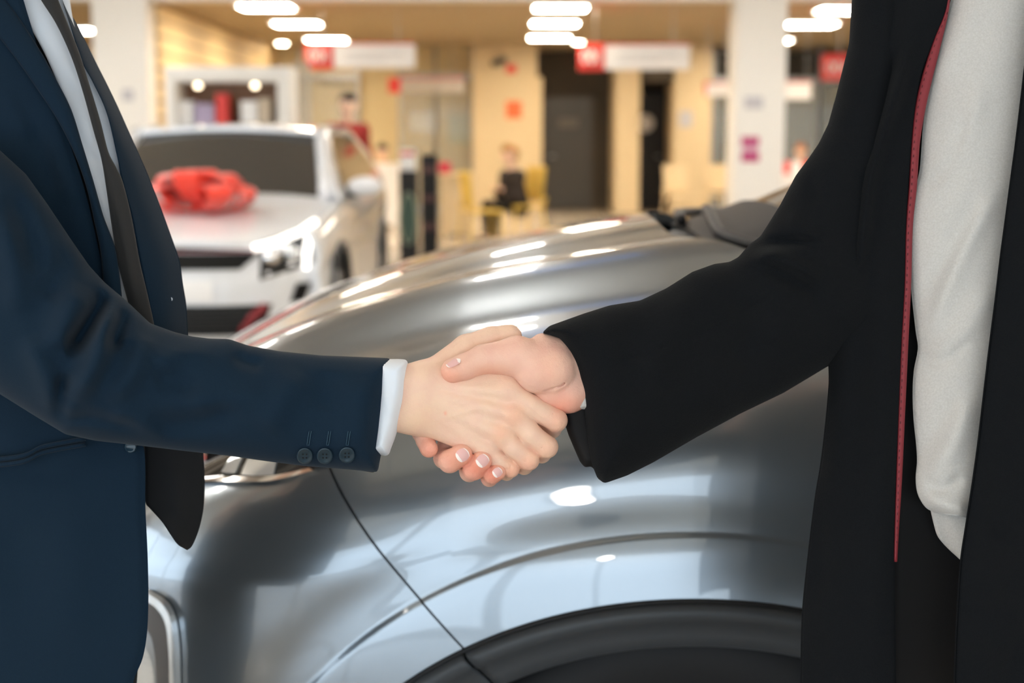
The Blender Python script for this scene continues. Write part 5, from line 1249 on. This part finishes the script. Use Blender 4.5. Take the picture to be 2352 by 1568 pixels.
# ---- people far behind ------------------------------------------------------------------
def far_person(x, y, seat, cloth, label, face=(0, -1), lean=0., hairm=M_hair, reach=None, legs=True):
    fx, fy = face; px, py = -fy, fx
    hz = .46 if seat else .93; sh = hz+(.42 if seat else .50); hx, hy = x+lean*fx, y+lean*fy
    t = empty('person', (x, y, 0), label, 'person')
    hd = (hx+.04*fx, hy+.04*fy, sh+.24)
    caps = head_caps(hd, fx, fy)+[((x, y, hz+.05), (hx, hy, sh-.08), .10, .10)]
    arms = []
    for sg in (-1, 1):
        S_ = (hx+sg*.19*px, hy+sg*.19*py, sh-.03)
        if reach and sg == reach[0]: E_ = reach[1]; W_ = reach[2]
        elif seat: E_ = (hx+sg*.23*px+.05*fx, hy+sg*.23*py+.05*fy, sh-.30); W_ = (x+sg*.12*px+.28*fx, y+sg*.12*py+.28*fy, hz+.20)
        else: E_ = (hx+sg*.25*px, hy+sg*.25*py, sh-.33); W_ = (x+sg*.22*px+.10*fx, y+sg*.22*py+.10*fy, sh-.58)
        arms.append((S_, E_, W_)); d = np.array(W_)-np.array(E_); d /= np.linalg.norm(d)
        caps += [(S_, E_, .045, .035), (E_, W_, .035, .026), (W_, tuple(np.array(W_)+d*.07), .032, .026)]
        for q in range(4):
            o_ = (q-1.5)*.018; r0 = np.array(W_)+d*.07+np.array([px*o_, py*o_, 0]); caps.append((tuple(r0), tuple(r0+d*(.07-.008*abs(q-1.5))), .011, .009))
    lc = []
    for sg in (-1, 1):
        H_ = (x+sg*.09*px, y+sg*.09*py, hz)
        K_ = (x+sg*.11*px+.42*fx, y+sg*.11*py+.42*fy, .48) if seat else (x+sg*.10*px, y+sg*.10*py, .49)
        F_ = (x+sg*.11*px+(.42*fx if seat else 0), y+sg*.11*py+(.42*fy if seat else 0), .09)
        lc += [(H_, K_, .085, .065), (K_, F_, .065, .05)]; caps += [(H_, K_, .05, .04), (K_, F_, .04, .03), (F_, (F_[0]+.12*fx, F_[1]+.12*fy, .05), .035, .03)]
        fc_ = [((F_[0]-.03*fx, F_[1]-.03*fy, .05), (F_[0]+.15*fx, F_[1]+.15*fy, .04), .05, .038)]; v, f = coarse_body(fc_, np.array(F_)-.32, np.array(F_)+.32, .02, .02); v[:, 2] = np.maximum(v[:, 2], 0.); mesh_obj('shoe', v, f, M_shoe, t)
    def mk(name, cs, m, h=.014, k=.03):
        A_ = np.array([q for c_ in cs for q in c_[:2]]); v, f = coarse_body(cs, A_.min(0)-.17, A_.max(0)+.17, h, k); return mesh_obj(name, v, f, m, t)
    b = mk('body', caps, M_skinA, .012, .018); tint_attr(b, np.ones((len(b.data.vertices), 3)))
    mk('top', [((x, y, hz+.0), (hx, hy, sh-.10), .145, .15), (arms[0][0], arms[1][0], .075, .075)]+[c_ for S_, E_, W_ in arms for c_ in ((S_, E_, .062, .052), (E_, W_, .052, .042))], cloth, .016, .05)
    mk('trousers', lc+[((x, y, hz+.06), (x, y, hz), .13, .14)], M_navyd, .018, .04)
    mk('hair', [((hd[0]-.03*fx, hd[1]-.03*fy, hd[2]+.04), (hd[0]+.03*fx, hd[1]+.03*fy, hd[2]+.06), .092, .082), ((hd[0]-.045*fx, hd[1]-.045*fy, hd[2]+.03), (hd[0]-.05*fx, hd[1]-.05*fy, hd[2]-.05), .085, .065)], hairm, .012, .02)
    return t
a, _ = XZ(797, 250, 15.6); far_person(a, 15.6, False, mat('red_cloth', (.30, .02, .018), rough=.8), 'person in a red top standing behind the white car', (.5, -.85))
a, _ = XZ(872, 350, 22.0); far_person(a, 22.5, True, mat('beige_cloth', (.5, .35, .2), rough=.8), 'person sitting at the white desk behind the white car', (0, -1))
a, _ = XZ(1187, 350, 18.0); far_person(a+.03, 18.25, True, mat('dark_cloth', (.03, .022, .018), rough=.8), 'person in dark clothes leaning on the yellow chair', (-.85, -.5), .10, mat('ginger_hair', (.42, .20, .05), rough=.6), None)
a, _ = XZ(1846, 350, 22.4); far_person(a, 22.6, True, mat('pale_cloth', (.5, .45, .45), rough=.8), 'person sitting at a desk beyond the right white pillar', (-.3, -.95), 0, mat('auburn_hair', (.30, .10, .03), rough=.6))
# ---- yellow chairs --------------------------------------------------------------------------
def chair(x, y, rz, label, m=None, sc=1.):
    m = m or M_yellow; t = empty('chair', (0, 0, 0), label, 'chair', 'chairs in the hall behind'); 
    MB().box(-.22, .22, -.22, .22, .43, .46, .012).build('seat', m, t)
    g = np.array([[(u*.21, .21+.05*v+.03*(u*u)*-1, .50+.42*v) for u in np.linspace(-1, 1, 12)] for v in np.linspace(0, 1, 10)])
    o = mesh_obj('backrest', g.reshape(-1, 3), grid_faces(10, 12), m, t); o.modifiers.new('s', 'SOLIDIFY').thickness = .02
    for sx in (-1, 1):
        for sy in (-1, 1): MB().tube([(sx*.19, sy*.19, .44), (sx*.23, sy*.23, .0)], .014).build('leg', m, t, True)
        MB().tube([(sx*.19, .19, .44), (sx*.2, .235, .55)], .014).build('back_support', m, t, True)
    t.location = (x, y, 0); t.rotation_euler = (0, 0, rz); t.scale = (sc, sc, sc); return t
a, _ = XZ(1197, 450, 18.2); chair(a, 18.25, math.radians(-60), 'yellow chair under the leaning person by the wide tan pillar', None, 1.05)
a, _ = XZ(1105, 450, 17.3); chair(a, 17.4, math.radians(110), 'low yellow chair facing the one the person sits on')
a, _ = XZ(1565, 450, 22.0); chair(a, 22.0, math.radians(20), 'pale wooden chair before the tan column left of the right pillar', M_tan)
a, _ = XZ(1640, 450, 22.4); chair(a, 22.4, math.radians(-30), 'pale wooden chair half hidden by the right white pillar', M_tan)
# ---- desks ---------------------------------------------------------------------------------------
def desk(px0, px1, Y, h, label, m=M_pillar, d=.7):
    x0, _ = XZ(px0, 400, Y); x1, _ = XZ(px1, 400, Y); t = empty('desk', ((x0+x1)/2, Y+d/2, 0), label, 'desk', 'desks in the hall behind')
    MB().box(x0, x1, Y, Y+d, h-.04, h, .01).build('desktop', m, t); MB().box(x0+.04, x1-.04, Y+.06, Y+.09, .05, h-.04).build('front_panel', m, t)
    for x in (x0+.02, x1-.06): MB().box(x, x+.04, Y+.03, Y+d-.03, 0, h-.04).build('side_panel', m, t)
    return t, x0, x1
_, d0, d1 = desk(842, 912, 21.2, .95, 'white desk right behind the white car', M_swhite)
_, d2, d3 = desk(1008, 1086, 19.2, .85, 'cream desk right of the black display stands', M_tan)
_, d4, d5 = desk(1792, 1900, 21.0, .80, 'white desk beyond the right white pillar', M_swhite)
for k, (px_, m, lb) in enumerate(((1802, M_sred, 'red'), (1826, M_swhite, 'white'), (1850, M_sred, 'dark red'))):
    x, _ = XZ(px_, 400, 21.3); tag(MB().box(x-.07, x+.07, 21.2, 21.35, .80, .99, .01).build('carton', m), '%s carton on the white desk beyond the right pillar' % lb, 'box', 'cartons on the right desk')
x, _ = XZ(1020, 380, 19.5); tag(MB().box(x-.07, x+.09, 19.4, 19.55, .85, 1.0, .01).build('carton', mat('crimson', (.5, .03, .06), rough=.5)), 'crimson carton on the cream desk', 'box')
# ---- black display stands --------------------------------------------------------------------------
YD = 14.6
x0, zt = XZ(916, 392, YD); x1, _ = XZ(958, 392, YD)
t = empty('display_stand', ((x0+x1)/2, YD, 0), 'black display stand with a round greenish disc and white top card', 'display stand')
MB().box(x0, x1, YD, YD+.16, 0.03, zt, .01).build('body', M_black, t); MB().box(x0-.05, x1+.05, YD-.06, YD+.22, 0, .03, .005).build('base', M_black, t)
cx_, cz_ = (x0+x1)/2, .50
th = np.linspace(0, 2*math.pi, 33); MB().tube([(cx_+.085*math.cos(a), YD-.02, cz_+.26*math.sin(a)) for a in th], .012).build('ring', mat('green_ring', (.20, .24, .18), rough=.4), t, True)
bmv = [(cx_+.08*math.cos(a), YD-.008, cz_+.25*math.sin(a)) for a in th[:-1]]; MB().add(bmv, [list(range(32))]).add([(v_[0], YD, v_[2]) for v_ in bmv], [list(range(32))[::-1]]).build('disc', mat('green_disc', (.05, .09, .07), rough=.3), t)
c_ = MB().box(x0+.01, x1-.02, YD+.04, YD+.06, zt, zt+.22, .005).build('top_card', M_swhite, t); MB().box(x0+.015, x1-.03, YD+.038, YD+.0395, zt+.15, zt+.19).build('red_strip', M_sred, c_)
x0, zt = XZ(966, 354, YD+.5); x1, _ = XZ(1004, 354, YD+.5)
t = empty('display_stand', ((x0+x1)/2, YD+.5, 0), 'taller plain black display stand right of the round disc one', 'display stand')
MB().box(x0, x1, YD+.5, YD+.68, .03, zt, .01).build('body', M_black, t); MB().box(x0-.05, x1+.05, YD+.44, YD+.74, 0, .03, .005).build('base', M_black, t)
for z_ in (.35, .65, .95): MB().box(x0+.02, x1-.02, YD+.485, YD+.502, z_, z_+.07).build('pocket', mat('dark_print', (.10, .05, .05), rough=.5), t)
